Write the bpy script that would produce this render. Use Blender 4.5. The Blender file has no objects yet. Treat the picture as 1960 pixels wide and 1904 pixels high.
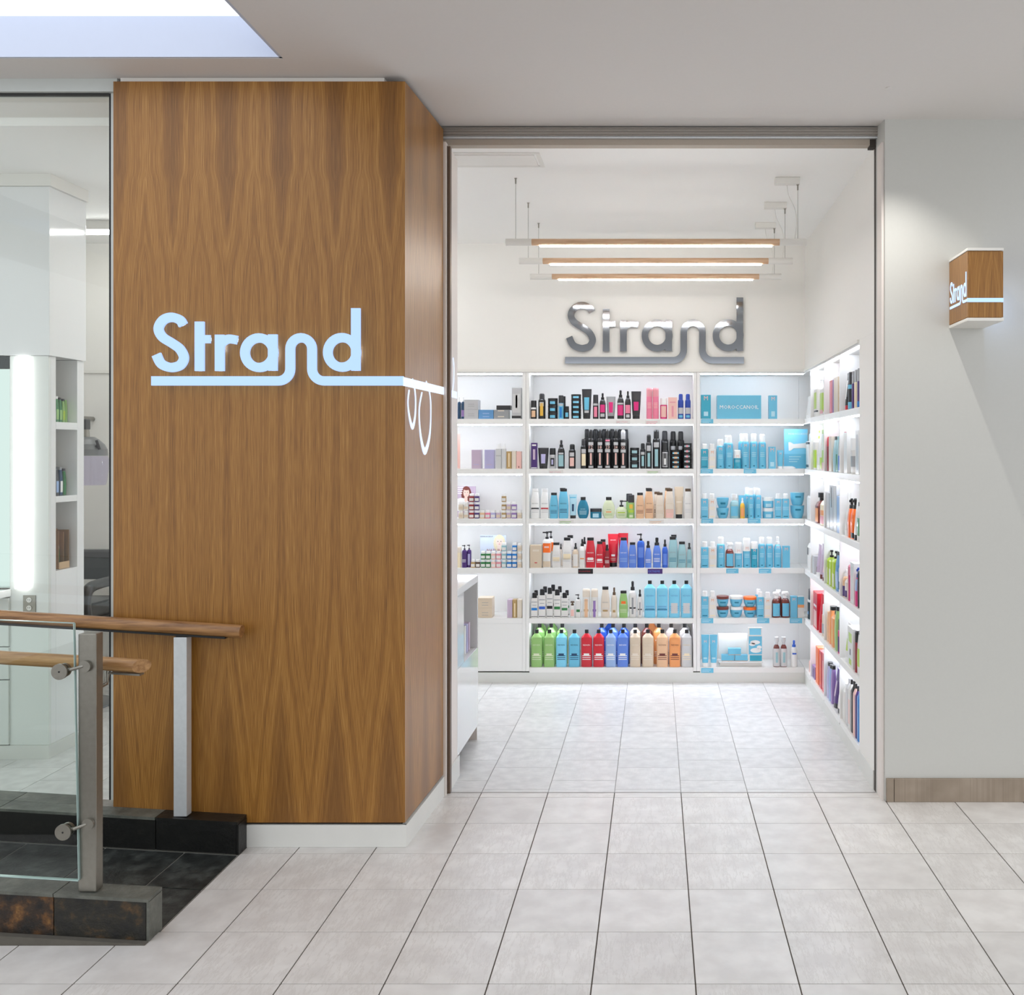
import bpy, bmesh, math, random
from mathutils import Vector, Matrix
R = random.Random(7)
sc = bpy.context.scene
col = sc.collection

# ---------------------------------------------------------------- camera, world, exposure
F, VX, VY, H = 1840.0, 1254.0, 864.0, 1.565      # focal length and vanishing point in pixels, eye height in metres
cam_d = bpy.data.cameras.new('camera')
cam_d.sensor_width = 36.0
cam_d.lens = F / 1960.0 * 36.0
cam_d.shift_x = -(VX - 980.0) / 1960.0
cam_d.shift_y = -(952.0 - VY) / 1960.0
cam_d.clip_start = 0.05
cam = bpy.data.objects.new('camera', cam_d)
cam.location = (0, 0, H)
cam.rotation_euler = (math.pi / 2, 0, 0)
col.objects.link(cam)
sc.camera = cam
sc.view_settings.view_transform = 'Standard'
sc.view_settings.look = 'None'
sc.view_settings.gamma = 1.0
sc.view_settings.use_curve_mapping = False
sc.view_settings.exposure = 0.0
world = bpy.data.worlds.new('world')
sc.world = world
world.use_nodes = True
bg = world.node_tree.nodes['Background']
bg.inputs[0].default_value = (0.95, 0.97, 1.0, 1)
bg.inputs[1].default_value = 1.45                # daylight from the rest of the mall behind the camera
try:
    sc.cycles.max_bounces = 10
    sc.cycles.diffuse_bounces = 5
    sc.cycles.transparent_max_bounces = 12
    sc.cycles.sample_clamp_indirect = 6.0
    sc.cycles.caustics_reflective = False
    sc.cycles.caustics_refractive = False
except Exception:
    pass

def X(px, Y): return (px - VX) * Y / F           # photo column -> metres at depth Y
def Z(py, Y): return H - (py - VY) * Y / F
def FY(py): return F * H / (py - VY)             # depth of a floor point

# ---------------------------------------------------------------- materials
def lin(c):
    return tuple(((v / 255) / 12.92 if v / 255 <= 0.04045 else ((v / 255 + 0.055) / 1.055) ** 2.4) for v in c[:3]) + (1.0,)
MATS = {}
def mat(name, c, rough=0.5, metal=0.0, noise=0.0, nscale=30.0, emit=0.0, ecol=None, bump=0.0, coat=0.0, spec=0.5):
    if name in MATS: return MATS[name]
    m = bpy.data.materials.new(name); m.use_nodes = True
    nt = m.node_tree; b = nt.nodes['Principled BSDF']
    b.inputs['Base Color'].default_value = lin(c)
    b.inputs['Roughness'].default_value = rough
    b.inputs['Metallic'].default_value = metal
    b.inputs['Specular IOR Level'].default_value = spec
    if coat: b.inputs['Coat Weight'].default_value = coat; b.inputs['Coat Roughness'].default_value = 0.05
    if emit:
        b.inputs['Emission Color'].default_value = lin(ecol or c)
        b.inputs['Emission Strength'].default_value = emit
    if noise or bump:
        tc = nt.nodes.new('ShaderNodeTexCoord'); n = nt.nodes.new('ShaderNodeTexNoise')
        n.inputs['Scale'].default_value = nscale; n.inputs['Detail'].default_value = 4
        nt.links.new(tc.outputs['Object'], n.inputs['Vector'])
        if noise:
            mx = nt.nodes.new('ShaderNodeMix'); mx.data_type = 'RGBA'
            l = lin(c)
            mx.inputs['A'].default_value = tuple(v * (1 - noise) for v in l[:3]) + (1,)
            mx.inputs['B'].default_value = tuple(min(1, v * (1 + noise)) for v in l[:3]) + (1,)
            nt.links.new(n.outputs['Fac'], mx.inputs['Factor'])
            nt.links.new(mx.outputs['Result'], b.inputs['Base Color'])
        if bump:
            bp = nt.nodes.new('ShaderNodeBump'); bp.inputs['Strength'].default_value = bump; bp.inputs['Distance'].default_value = 0.004
            nt.links.new(n.outputs['Fac'], bp.inputs['Height']); nt.links.new(bp.outputs['Normal'], b.inputs['Normal'])
    MATS[name] = m
    return m

class NT:                                          # small node-graph helper
    def __init__(s, name):
        s.m = bpy.data.materials.new(name); s.m.use_nodes = True; s.t = s.m.node_tree
        s.b = s.t.nodes['Principled BSDF']; MATS[name] = s.m
    def n(s, ty, **kw):
        o = s.t.nodes.new(ty)
        for k, v in kw.items(): setattr(o, k, v)
        return o
    def l(s, a, b): s.t.links.new(a, b)
    def math(s, op, a, b=None, c=None):
        o = s.n('ShaderNodeMath', operation=op)
        for i, v in enumerate((a, b, c)):
            if v is None: continue
            if isinstance(v, (int, float)): o.inputs[i].default_value = v
            else: s.l(v, o.inputs[i])
        return o.outputs[0]
    def ramp(s, fac, stops):
        o = s.n('ShaderNodeValToRGB'); e = o.color_ramp.elements
        while len(e) < len(stops): e.new(0.5)
        for el, (p, c) in zip(e, stops): el.position = p; el.color = lin(c)
        s.l(fac, o.inputs[0]); return o.outputs[0]
    def noise(s, vec, scale, detail=3, rough=0.5):
        o = s.n('ShaderNodeTexNoise'); o.inputs['Scale'].default_value = scale; o.inputs['Detail'].default_value = detail
        o.inputs['Roughness'].default_value = rough
        s.l(vec, o.inputs['Vector']); return o.outputs['Fac']
    def xyz(s, x, y, z):
        o = s.n('ShaderNodeCombineXYZ')
        for i, v in enumerate((x, y, z)):
            if isinstance(v, (int, float)): o.inputs[i].default_value = v
            else: s.l(v, o.inputs[i])
        return o.outputs[0]
    def mix(s, f, a, b, blend='MIX'):
        o = s.n('ShaderNodeMix', data_type='RGBA', blend_type=blend)
        for k, v in (('Factor', f), ('A', a), ('B', b)):
            if isinstance(v, (int, float)): o.inputs[k].default_value = v
            elif isinstance(v, tuple): o.inputs[k].default_value = v
            else: s.l(v, o.inputs[k])
        return o.outputs['Result']
    def bump(s, h, strength, dist=0.003):
        o = s.n('ShaderNodeBump'); o.inputs['Strength'].default_value = strength; o.inputs['Distance'].default_value = dist
        s.l(h, o.inputs['Height']); s.l(o.outputs[0], s.b.inputs['Normal'])

def veneer(name, axis):
    """slip-matched cathedral veneer; axis 0 = runs along x, 1 = along y"""
    g = NT(name); tc = g.n('ShaderNodeTexCoord'); sp = g.n('ShaderNodeSeparateXYZ'); g.l(tc.outputs['Object'], sp.inputs[0])
    u, z = sp.outputs[axis], sp.outputs[2]
    uu = g.math('DIVIDE', g.math('ADD', u, 1.910 if axis == 0 else 0.0), 0.215)
    fr = g.math('FRACT', g.math('ADD', uu, 40.0)); leaf = g.math('FLOOR', uu)
    v = g.math('SUBTRACT', 0.5, g.math('ABSOLUTE', g.math('SUBTRACT', fr, 0.5)))
    fc = g.n('ShaderNodeFloatCurve'); cu = fc.mapping.curves[0]
    pts = [(0, 0.12), (0.12, 0.30), (0.33, 0.60), (0.40, 0.62), (0.66, 0.62), (0.74, 0.57), (0.80, 0.44), (0.862, 0.36), (0.885, 0.30), (0.93, 0.315), (1.0, 0.27)]
    while len(cu.points) < len(pts): cu.points.new(0.5, 0.5)
    for p, q in zip(cu.points, pts): p.location = q
    fc.mapping.update()
    g.l(g.math('DIVIDE', z, 3.05), fc.inputs['Value'])
    wob = g.noise(g.xyz(g.math('MULTIPLY', u, 6.0), 0.0, g.math('MULTIPLY', z, 2.2)), 1.0, 2)
    w = g.math('ADD', g.math('ADD', v, fc.outputs[0]), g.math('MULTIPLY', wob, 0.07))
    rings = g.noise(g.xyz(g.math('MULTIPLY', w, 15.0), g.math('MULTIPLY', leaf, 0.06), g.math('MULTIPLY', z, 0.15)), 1.0, 4, 0.65)
    fine = g.noise(g.xyz(g.math('MULTIPLY', w, 90.0), leaf, g.math('MULTIPLY', z, 0.8)), 1.0, 3)
    pore = g.noise(g.xyz(g.math('MULTIPLY', u, 420.0), 0.0, g.math('MULTIPLY', z, 9.0)), 1.0, 2)
    dk = g.math('GREATER_THAN', 0.0, 1.0)
    f = g.math('ADD', g.math('ADD', g.math('MULTIPLY', rings, 0.30), g.math('MULTIPLY', fine, 0.32)), g.math('MULTIPLY', pore, 0.42))
    c = g.ramp(f, [(0.36, (110, 70, 22)), (0.48, (140, 93, 33)), (0.56, (156, 108, 44)), (0.72, (186, 140, 74))])
    # the dark heartwood wedge along each leaf joint near the top
    edge = g.n('ShaderNodeMapRange'); edge.inputs['From Min'].default_value = 0.34; edge.inputs['From Max'].default_value = 0.56
    edge.inputs['To Min'].default_value = 0.50; edge.inputs['To Max'].default_value = 0.0
    g.l(w, edge.inputs['Value'])
    c = g.mix(edge.outputs[0], c, lin((92, 54, 15)))
    g.l(c, g.b.inputs['Base Color']); g.b.inputs['Roughness'].default_value = 0.42
    g.b.inputs['Specular IOR Level'].default_value = 0.1; g.b.inputs['Coat Weight'].default_value = 0.8; g.b.inputs['Coat Roughness'].default_value = 0.42; g.b.inputs['Coat IOR'].default_value = 1.5 if axis == 0 else 1.7  # same lacquer, but extra sheen on the return stands in for shop light
    g.bump(pore, 0.08, 0.001)
    return g.m

def stone_tile(name, a, b_, vein, rough, scale=3.0, vstr=0.5):
    g = NT(name); tc = g.n('ShaderNodeTexCoord'); oi = g.n('ShaderNodeObjectInfo')
    off = g.n('ShaderNodeVectorMath', operation='ADD')
    rv = g.xyz(g.math('MULTIPLY', oi.outputs['Random'], 37.0), g.math('MULTIPLY', oi.outputs['Random'], 91.0), 0.0)
    g.l(tc.outputs['Object'], off.inputs[0]); g.l(rv, off.inputs[1])
    sp = g.n('ShaderNodeSeparateXYZ'); g.l(off.outputs[0], sp.inputs[0])
    cloud = g.noise(off.outputs[0], scale, 4)
    c = g.ramp(cloud, [(0.35, a), (0.65, b_)])
    st = g.noise(g.xyz(g.math('MULTIPLY', sp.outputs[0], 9.0), g.math('MULTIPLY', sp.outputs[1], 1.6), 0.0), 1.0, 6, 0.7)
    ln = g.math('ABSOLUTE', g.math('SUBTRACT', st, 0.5))
    vm = g.n('ShaderNodeMapRange'); vm.inputs['From Min'].default_value = 0.0; vm.inputs['From Max'].default_value = 0.035
    vm.inputs['To Min'].default_value = vstr; vm.inputs['To Max'].default_value = 0.0
    g.l(ln, vm.inputs['Value'])
    gate = g.math('MULTIPLY', vm.outputs[0], g.math('GREATER_THAN', g.math('FRACT', g.math('MULTIPLY', oi.outputs['Random'], 7.3)), 0.45))
    gate = g.math('MULTIPLY', gate, cloud)
    c = g.mix(gate, c, lin(vein))
    br = g.math('ADD', 0.95, g.math('MULTIPLY', oi.outputs['Random'], 0.08))
    c = g.mix(1.0, c, g.xyz(br, br, br), 'MULTIPLY')
    g.l(c, g.b.inputs['Base Color']); g.b.inputs['Roughness'].default_value = rough
    return g.m

def slate(name, stops, rough=0.45, scale=14.0, bump=0.5):
    g = NT(name); tc = g.n('ShaderNodeTexCoord'); oi = g.n('ShaderNodeObjectInfo')
    off = g.n('ShaderNodeVectorMath', operation='ADD')
    g.l(tc.outputs['Object'], off.inputs[0]); g.l(g.xyz(g.math('MULTIPLY', oi.outputs['Random'], 53.0), 0.0, 0.0), off.inputs[1])
    a = g.noise(off.outputs[0], scale, 8, 0.62)
    g.l(g.ramp(a, stops), g.b.inputs['Base Color']); g.b.inputs['Roughness'].default_value = rough
    g.bump(g.noise(off.outputs[0], scale * 2.5, 8, 0.7), bump, 0.006)
    return g.m

def glass_mat(name, tint, refl=1.0):
    g = NT(name); t = g.t; t.nodes.remove(g.b); out = [n for n in t.nodes if n.type == 'OUTPUT_MATERIAL'][0]
    tr = g.n('ShaderNodeBsdfTransparent'); tr.inputs[0].default_value = tint
    gl = g.n('ShaderNodeBsdfGlossy'); gl.inputs['Roughness'].default_value = 0.0
    fr = g.n('ShaderNodeFresnel'); fr.inputs[0].default_value = 1.5
    ms = g.n('ShaderNodeMixShader')
    ge = g.n('ShaderNodeNewGeometry')
    g.l(g.math('MULTIPLY', g.math('MULTIPLY', fr.outputs[0], refl), g.math('SUBTRACT', 1.0, ge.outputs['Backfacing'])), ms.inputs[0]); g.l(tr.outputs[0], ms.inputs[1]); g.l(gl.outputs[0], ms.inputs[2])
    g.l(ms.outputs[0], out.inputs[0])
    return g.m

def emitter(name, c, s):
    return mat(name, (255, 255, 255), 0.6, emit=s, ecol=c)

M_wood = veneer('oak_veneer_front', 0)
M_woodr = veneer('oak_veneer_return_sheen', 1)
M_tile = stone_tile('pale_stone_tile', (214, 210, 206), (228, 225, 221), (172, 164, 155), 0.30)
M_tile2 = stone_tile('shop_stone_tile', (206, 205, 203), (222, 221, 219), (186, 184, 181), 0.33, 5.0, 0.3)
M_grout = mat('grout', (96, 88, 80), 0.9, noise=0.1)
M_grout2 = mat('shop_grout', (158, 155, 151), 0.9, noise=0.1)
M_slate = slate('black_slate', [(0.3, (22, 24, 23)), (0.5, (44, 47, 45)), (0.72, (86, 90, 86))], 0.36)
M_frame = mat('grey_frame_paint', (196, 200, 196), 0.45, noise=0.02)
M_slatet = slate('grey_slate_top', [(0.3, (70, 72, 66)), (0.55, (98, 100, 92)), (0.75, (125, 126, 116))], 0.42)
M_slated = slate('dark_slate_face', [(0.3, (9, 10, 9)), (0.55, (17, 17, 15)), (0.75, (34, 32, 27))], 0.35)
M_rust = slate('rust_slate', [(0.38, (12, 9, 5)), (0.50, (50, 32, 14)), (0.60, (104, 68, 28)), (0.72, (166, 126, 66))], 0.5, 15.0, 0.8)
M_rust2 = slate('olive_slate', [(0.38, (8, 8, 6)), (0.53, (34, 31, 21)), (0.64, (80, 58, 30)), (0.77, (138, 108, 60))], 0.5, 15.0, 0.8)
M_mortar = mat('grey_mortar', (92, 88, 80), 0.9, noise=0.2, nscale=40, bump=0.3)
M_sgrout = mat('slate_grout', (158, 156, 148), 0.9, noise=0.15, nscale=60)
M_mallwall = mat('mall_wall_paint', (198, 198, 193), 0.75, noise=0.02, nscale=90, bump=0.03)
M_ceil = mat('mall_ceiling_paint', (222, 218, 214), 0.85, noise=0.015, nscale=60)
M_cove = mat('cove_paint', (196, 203, 218), 0.7, noise=0.01)
M_white = mat('shop_white_paint', (238, 236, 231), 0.6, noise=0.008, nscale=40)
M_sceil = mat('shop_ceiling_paint', (251, 250, 247), 0.7, noise=0.005, nscale=40)
M_shelf = mat('white_laminate', (238, 237, 234), 0.35, noise=0.006, nscale=40)
M_trim = mat('white_trim', (232, 230, 224), 0.4, noise=0.01)
M_base = mat('white_baseboard', (222, 222, 217), 0.4, noise=0.03, nscale=12)
M_gloss = mat('gloss_white_lacquer', (235, 236, 236), 0.08, noise=0.006, coat=0.5)
M_pink = mat('jamb_paint', (226, 218, 212), 0.5, noise=0.02)
M_steel = mat('brushed_steel', (146, 143, 134), 0.36, 0.85, noise=0.12, nscale=60, bump=0.05)
M_steel2 = mat('light_steel', (214, 217, 219), 0.40, 0.45, noise=0.08, nscale=60, bump=0.05)
M_bronze = mat('bronze_post', (112, 94, 80), 0.38, 0.6, noise=0.10, nscale=80)
M_alu = mat('anodised_aluminium', (168, 162, 155), 0.4, 0.7, noise=0.05, nscale=120)
M_soffit = mat('header_beige', (176, 164, 150), 0.6, noise=0.06, nscale=200)
M_chrome = mat('polished_chrome', (164, 170, 178), 0.07, 1.0, noise=0.01)
M_black = mat('black_rubber', (16, 16, 16), 0.6, noise=0.1)
M_shadowgap = mat('dark_gap', (60, 54, 48), 0.8, noise=0.1)
M_leather = mat('black_leather', (34, 36, 37), 0.3, noise=0.15, nscale=60, coat=0.3)
M_glass = glass_mat('clear_storefront_glass', (0.955, 0.985, 0.965, 1))
M_rail_glass = glass_mat('railing_glass', (0.955, 0.985, 0.975, 1), 0.7)
M_glass_edge = mat('green_glass_edge', (168, 192, 186), 0.2, noise=0.05)
M_lilac = glass_mat('lilac_visor', (0.86, 0.84, 0.95, 1), 1.0)
M_mirror = mat('mirror_silver', (196, 208, 203), 0.02, 1.0, noise=0.005)
M_sign = mat('blue_white_sign_light', (90, 110, 140), 0.4, emit=1.08, ecol=(170, 201, 255))
M_signlite = mat('pale_strand_light', (120, 130, 150), 0.4, emit=0.95, ecol=(225, 236, 255))
M_led = emitter('led_strip', (232, 240, 255), 29.0)
M_ledw = emitter('pendant_diffuser', (255, 253, 250), 34.0)
M_tubel = emitter('mirror_lamp', (255, 255, 255), 4.0)
M_coveled = emitter('cove_luminous_ceiling', (236, 243, 255), 1.25)
def railwood(name, a, b_):
    g = NT(name); tc = g.n('ShaderNodeTexCoord'); sp = g.n('ShaderNodeSeparateXYZ'); g.l(tc.outputs['Object'], sp.inputs[0])
    f = g.noise(g.xyz(g.math('MULTIPLY', sp.outputs[0], 5.0), g.math('MULTIPLY', sp.outputs[1], 60.0), g.math('MULTIPLY', sp.outputs[2], 60.0)), 1.0, 5, 0.6)
    g.l(g.ramp(f, [(0.32, a), (0.66, b_)]), g.b.inputs['Base Color']); g.b.inputs['Roughness'].default_value = 0.38
    return g.m
M_rail = railwood('worn_oak_rail', (110, 72, 38), (178, 132, 84))
M_rail2 = railwood('oak_rail', (138, 95, 52), (196, 152, 100))
M_pendwood = railwood('pendant_ash', (190, 150, 116), (224, 190, 158))
M_basetile = stone_tile('brown_base_tile', (140, 126, 110), (160, 146, 130), (110, 96, 82), 0.5, 6.0, 0.5)

# ---------------------------------------------------------------- mesh helpers
class MB:
    def __init__(s): s.v = []; s.f = []; s.sm = []
    def add(s, vs, fs, smooth=False):
        o = len(s.v); s.v += [tuple(p) for p in vs]
        for f in fs: s.f.append(tuple(i + o for i in f)); s.sm.append(smooth)
        return s
    def box(s, x0, x1, y0, y1, z0, z1):
        v = [(x, y, z) for z in (z0, z1) for y in (y0, y1) for x in (x0, x1)]
        return s.add(v, [(0, 2, 3, 1), (4, 5, 7, 6), (0, 1, 5, 4), (2, 6, 7, 3), (0, 4, 6, 2), (1, 3, 7, 5)])
    def bbox(s, x0, x1, y0, y1, z0, z1, b):          # box with chamfered edges
        bm = bmesh.new(); m = MB().box(x0, x1, y0, y1, z0, z1)
        vs = [bm.verts.new(p) for p in m.v]
        for f in m.f: bm.faces.new([vs[i] for i in f])
        bmesh.ops.bevel(bm, geom=list(bm.edges), offset=b, segments=2, affect='EDGES', profile=0.6)
        bm.verts.ensure_lookup_table(); bm.verts.index_update()
        s.add([tuple(v.co) for v in bm.verts], [[v.index for v in f.verts] for f in bm.faces]); bm.free()
        return s
    def prism(s, pts, z0, z1):                        # polygon in xy (counter-clockwise) swept in z
        n = len(pts)
        v = [(x, y, z0) for x, y in pts] + [(x, y, z1) for x, y in pts]
        return s.add(v, [tuple(range(n))[::-1], tuple(range(n, 2 * n))] + [(i, (i + 1) % n, n + (i + 1) % n, n + i) for i in range(n)])
    def xz(s, pts, y0, y1):                           # polygon in xz swept in y
        n = len(pts)
        v = [(x, y0, z) for x, z in pts] + [(x, y1, z) for x, z in pts]
        return s.add(v, [tuple(range(n)), tuple(range(n, 2 * n))[::-1]] + [(i, n + i, n + (i + 1) % n, (i + 1) % n) for i in range(n)])
    def tube(s, path, r, n=10, cap=True):
        P = [Vector(p) for p in path]; rings = []
        rr = r if isinstance(r, (list, tuple)) else [r] * len(P)
        ref = None
        for i, p in enumerate(P):
            t = (P[min(i + 1, len(P) - 1)] - P[max(i - 1, 0)]).normalized()
            if ref is None or abs(ref.dot(t)) > 0.95: ref = Vector((0, 0, 1)) if abs(t.z) < 0.9 else Vector((1, 0, 0))
            a = t.cross(ref).normalized(); b = a.cross(t).normalized(); ref = b
            rings.append([p + (a * math.cos(k * 2 * math.pi / n) + b * math.sin(k * 2 * math.pi / n)) * rr[i] for k in range(n)])
        v = [q for rg in rings for q in rg]
        s.add(v, [(i * n + k, i * n + (k + 1) % n, (i + 1) * n + (k + 1) % n, (i + 1) * n + k) for i in range(len(P) - 1) for k in range(n)], True)
        if cap: s.add(rings[0], [tuple(range(n))[::-1]]); s.add(rings[-1], [tuple(range(n))])
        return s
    def loft(s, prof, n=14, cap0=True, cap1=True):    # prof: (z, halfwidth, halfdepth, exponent)
        def ring(z, a, b, p):
            o = []
            for k in range(n):
                t = 2 * math.pi * (k + 0.5) / n; c, q = math.cos(t), math.sin(t)
                o.append((math.copysign(abs(c) ** (2 / p), c) * a, math.copysign(abs(q) ** (2 / p), q) * b, z))
            return o
        for (A, B) in zip(prof[:-1], prof[1:]):
            s.add(ring(*A) + ring(*B), [(k, (k + 1) % n, n + (k + 1) % n, n + k) for k in range(n)], True)
        if cap0: s.add(ring(*prof[0]), [tuple(range(n))[::-1]])
        if cap1: s.add(ring(*prof[-1]), [tuple(range(n))])
        return s
    def patch(s, prof, z0, z1, ang=62, n=8, k=1.015):  # printed label hugging the front of a loft
        def at(z):
            for A, B in zip(prof[:-1], prof[1:]):
                if A[0] - 1e-6 <= z <= B[0] + 1e-6 and B[0] > A[0]:
                    t = (z - A[0]) / (B[0] - A[0]); return [A[i] + (B[i] - A[i]) * t for i in range(4)]
            return list(prof[-1])
        zs = sorted({z0, z1} | {p[0] for p in prof if z0 < p[0] < z1}); v = []
        for z in zs:
            _, a, b, p = at(z)
            for j in range(n + 1):
                t = math.radians(-90 - ang + 2 * ang * j / n); c, q = math.cos(t), math.sin(t)
                v.append((math.copysign(abs(c) ** (2 / p), c) * a * k, math.copysign(abs(q) ** (2 / p), q) * b * k, z))
        m = n + 1
        return s.add(v, [(r * m + j, r * m + j + 1, (r + 1) * m + j + 1, (r + 1) * m + j) for r in range(len(zs) - 1) for j in range(n)], True)
    def mesh(s, name):
        me = bpy.data.meshes.new(name); me.from_pydata(s.v, [], s.f); me.polygons.foreach_set('use_smooth', s.sm); me.update()
        return me
    def build(s, name, m, parent=None):
        me = s.mesh(name); me.materials.append(m)
        o = bpy.data.objects.new(name, me); col.objects.link(o)
        if parent: o.parent = parent
        return o

def tag(o, label, cat, group=None):
    o['label'] = label; o['category'] = cat
    if group: o['group'] = group
    return o
def struct(o): o['kind'] = 'structure'; return o
def thing(name, label, cat, loc=(0, 0, 0), rz=0.0, group=None):
    o = bpy.data.objects.new(name, None); o.empty_display_size = 0.05; col.objects.link(o)
    o.location = loc; o.rotation_euler = (0, 0, rz)
    return tag(o, label, cat, group)
def sempty(name, loc=(0, 0, 0)):
    o = bpy.data.objects.new(name, None); o.empty_display_size = 0.05; col.objects.link(o); o.location = loc
    return struct(o)
def inst(me, name, m, parent, loc=(0, 0, 0), scale=(1, 1, 1), rot=(0, 0, 0)):
    o = bpy.data.objects.new(name, me); col.objects.link(o)
    if parent: o.parent = parent
    o.location = loc; o.scale = scale; o.rotation_euler = rot
    if len(me.materials) == 0: me.materials.append(None)
    o.material_slots[0].link = 'OBJECT'; o.material_slots[0].material = m
    return o
TXT = {}
def textmesh(s, res=2, space=1.0):                    # flat lettering, centred, 1 unit wide, facing -y
    k = (s, res, space)
    if k in TXT: return TXT[k]
    cu = bpy.data.curves.new('lettering', 'FONT'); cu.body = s; cu.align_x = 'CENTER'; cu.align_y = 'CENTER'
    cu.resolution_u = res; cu.space_character = space
    o = bpy.data.objects.new('lettering', cu); col.objects.link(o); bpy.context.view_layer.update()
    me = bpy.data.meshes.new_from_object(o.evaluated_get(bpy.context.evaluated_depsgraph_get()))
    bpy.data.objects.remove(o); bpy.data.curves.remove(cu)
    xs = [v.co.x for v in me.vertices]; ys = [v.co.y for v in me.vertices]
    w = max(xs) - min(xs); cx = (max(xs) + min(xs)) / 2; cy = (max(ys) + min(ys)) / 2
    for v in me.vertices: v.co = ((v.co.x - cx) / w, 0.0, (v.co.y - cy) / w)
    me.update(); me.materials.clear()
    TXT[k] = me
    return me
# ================================================================ the setting
CZ = 3.052            # mall ceiling
IZ = 2.974            # shop ceiling
YW = 3.804            # face of the wood pier
YR = 4.304            # face of the mall wall right of the door
YB = 6.515            # face of the back wall and of its shelves
XR = 1.0127           # face of the shelves on the right wall
YT = 4.412            # threshold
SL = 0.058            # slope of the ramp
XE = -1.615           # lower end of the ramp
TP = 0.305            # tile pitch
DEP = 0.27            # shelf depth

tile_me = MB().bbox(-0.5, 0.5, -0.5, 0.5, -1.0, 0.0, 0.008).mesh('tile')
def lay(parent, m, x0, x1, y0, y1, top=0.0, gap=0.0028, thick=0.012, gx=0.0044):
    return inst(tile_me, 'tile', m, parent, ((x0 + x1) / 2, (y0 + y1) / 2, top), (x1 - x0 - gx, y1 - y0 - gap, thick))

floor = struct(MB().prism([(-4.8, -3), (4, -3), (4, 4.42), (-4.8, 4.42)], -0.08, -0.0025).build('floor_mall', M_grout))
x0 = 0.1185 - TP * 12
for i in range(20):
    a, b = x0 + i * TP, x0 + (i + 1) * TP
    if a > 3.0: break
    for j in range(-1, 7):
        c = 2.8267 + (j - 1) * TP; d = c + TP
        if j == 6: d = YT; c = 4.3517
        yy1 = d
        aa, bb = a, b
        # leave out what the slate ramp and the pier cover
        if d > 3.2 and aa < XE:
            if bb <= XE + 0.02: continue
            aa = XE
        if d > 3.0 and bb < XE + 0.01 and c > 3.05: continue
        if c > YW and bb < -0.95: continue
        if c > YR + 0.01 and aa > 1.03: continue
        lay(floor, M_tile, aa, bb, c, yy1)
shopf = struct(MB().prism([(-4.6, 3.86), (XE, 3.86), (XE, YT), (1.35, YT), (1.35, 6.9), (-4.6, 6.9)], -0.08, -0.003).build('floor_shop', M_grout2))
for i in range(18):
    a = 0.1185 + TP * (2 - i) + 0.0; b = a + TP
    ph = 4.573 if (i % 2 == 0) else 4.456
    bb = min(b, XR + 0.03)
    if bb - a < 0.02: continue
    js = [YT if a > -2.2 else 3.88]
    t = ph - TP * 3
    while t < YB:
        if t > js[0] + 0.03: js.append(t)
        t += TP
    js.append(YB + 0.02)
    for c, d in zip(js[:-1], js[1:]): lay(shopf, M_tile2, a, bb, c, d, gap=0.0022, gx=0.003)

# mall ceiling with the luminous cove
CX, CY, CTOP = -1.408, 3.638, 3.208
cl = MB()
cl.box(CX, 2.3, -3.2, 4.42, CZ, CZ + 0.35)
cl.box(-5.0, CX, CY, 4.0, CZ, CZ + 0.35)
cl.box(-5.0, CX, -3.2, -0.6, CZ, CZ + 0.35)
cl.box(-5.0, -4.2, -0.6, CY, CZ, CZ + 0.35)
ceil = struct(cl.build('ceiling_mall', M_ceil))
cv = MB()
cv.box(CX - 0.012, CX - 0.0005, -0.6, CY, CZ + 0.001, CTOP)
cv.box(-4.2, CX, CY - 0.012, CY - 0.0005, CZ + 0.001, CTOP)
cv.box(-4.2, CX, -0.5995, -0.588, CZ + 0.001, CTOP)
cv.box(-4.1995, -4.188, -0.6, CY, CZ + 0.001, CTOP)
cv.build('cove_lining', M_cove, ceil)
cp = thing('ceiling_light_panel', 'large luminous panel set up in the ceiling recess at left', 'light')
MB().box(-4.2, CX, -0.6, CY, CTOP, CTOP + 0.02).build('diffuser', M_coveled, cp)

# mall wall right of the door, with brown tile skirting
wr = struct(MB().prism([(1.029, YR), (2.6, YR), (2.6, 4.42), (1.014, 4.42)], 0, CZ).build('wall_right', M_mallwall))
MB().box(1.0165, 1.0265, YR + 0.012, 4.415, 0.0, IZ - 0.02).build('jamb_lining', M_pink, wr)
bs = sempty('baseboard_right')
for i, (a, b) in enumerate([(1.034, 1.066), (1.068, 1.68), (1.682, 2.29), (2.292, 2.58)]):
    MB().bbox(a, b, YR - 0.014, YR + 0.002, 0, 0.104, 0.003).build('base_tile', M_basetile, bs)

# shop shell
struct(MB().box(-4.7, 1.40, YB + 0.0, YB + 0.45, Z(708, YB), IZ).build('wall_back', M_white))
wbl = struct(MB().box(-4.7, -2.22, YB, YB + 0.45, 0, Z(708, YB) + 0.001).build('wall_back_salon', M_white))
MB().box(-4.6, -2.22, YB - 0.012, YB, Z(714, YB), Z(709, YB)).build('dado_trim', M_trim, wbl)
MB().box(-4.6, -2.22, YB - 0.012, YB, 0, 0.08).build('baseboard', M_base, wbl)
struct(MB().box(XR, XR + 0.45, 4.447, YB + 0.0, Z(708, YB), IZ).build('wall_shop_right', M_white))
struct(MB().box(-4.8, -4.7, 3.9, 7.0, 0, IZ).build('wall_left', M_white))
si = struct(MB().prism([(-4.8, 4.16), (-2.15, 4.16), (-2.15, 4.43), (1.45, 4.43), (1.45, 7.0), (-4.8, 7.0)], IZ, IZ + 0.06).build('ceiling_shop', M_sceil))
# step in the shop ceiling just inside the window
MB().box(-4.7, -2.15, 3.902, 4.159, 3.010, 3.03).build('bulkhead', M_white, si)
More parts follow.
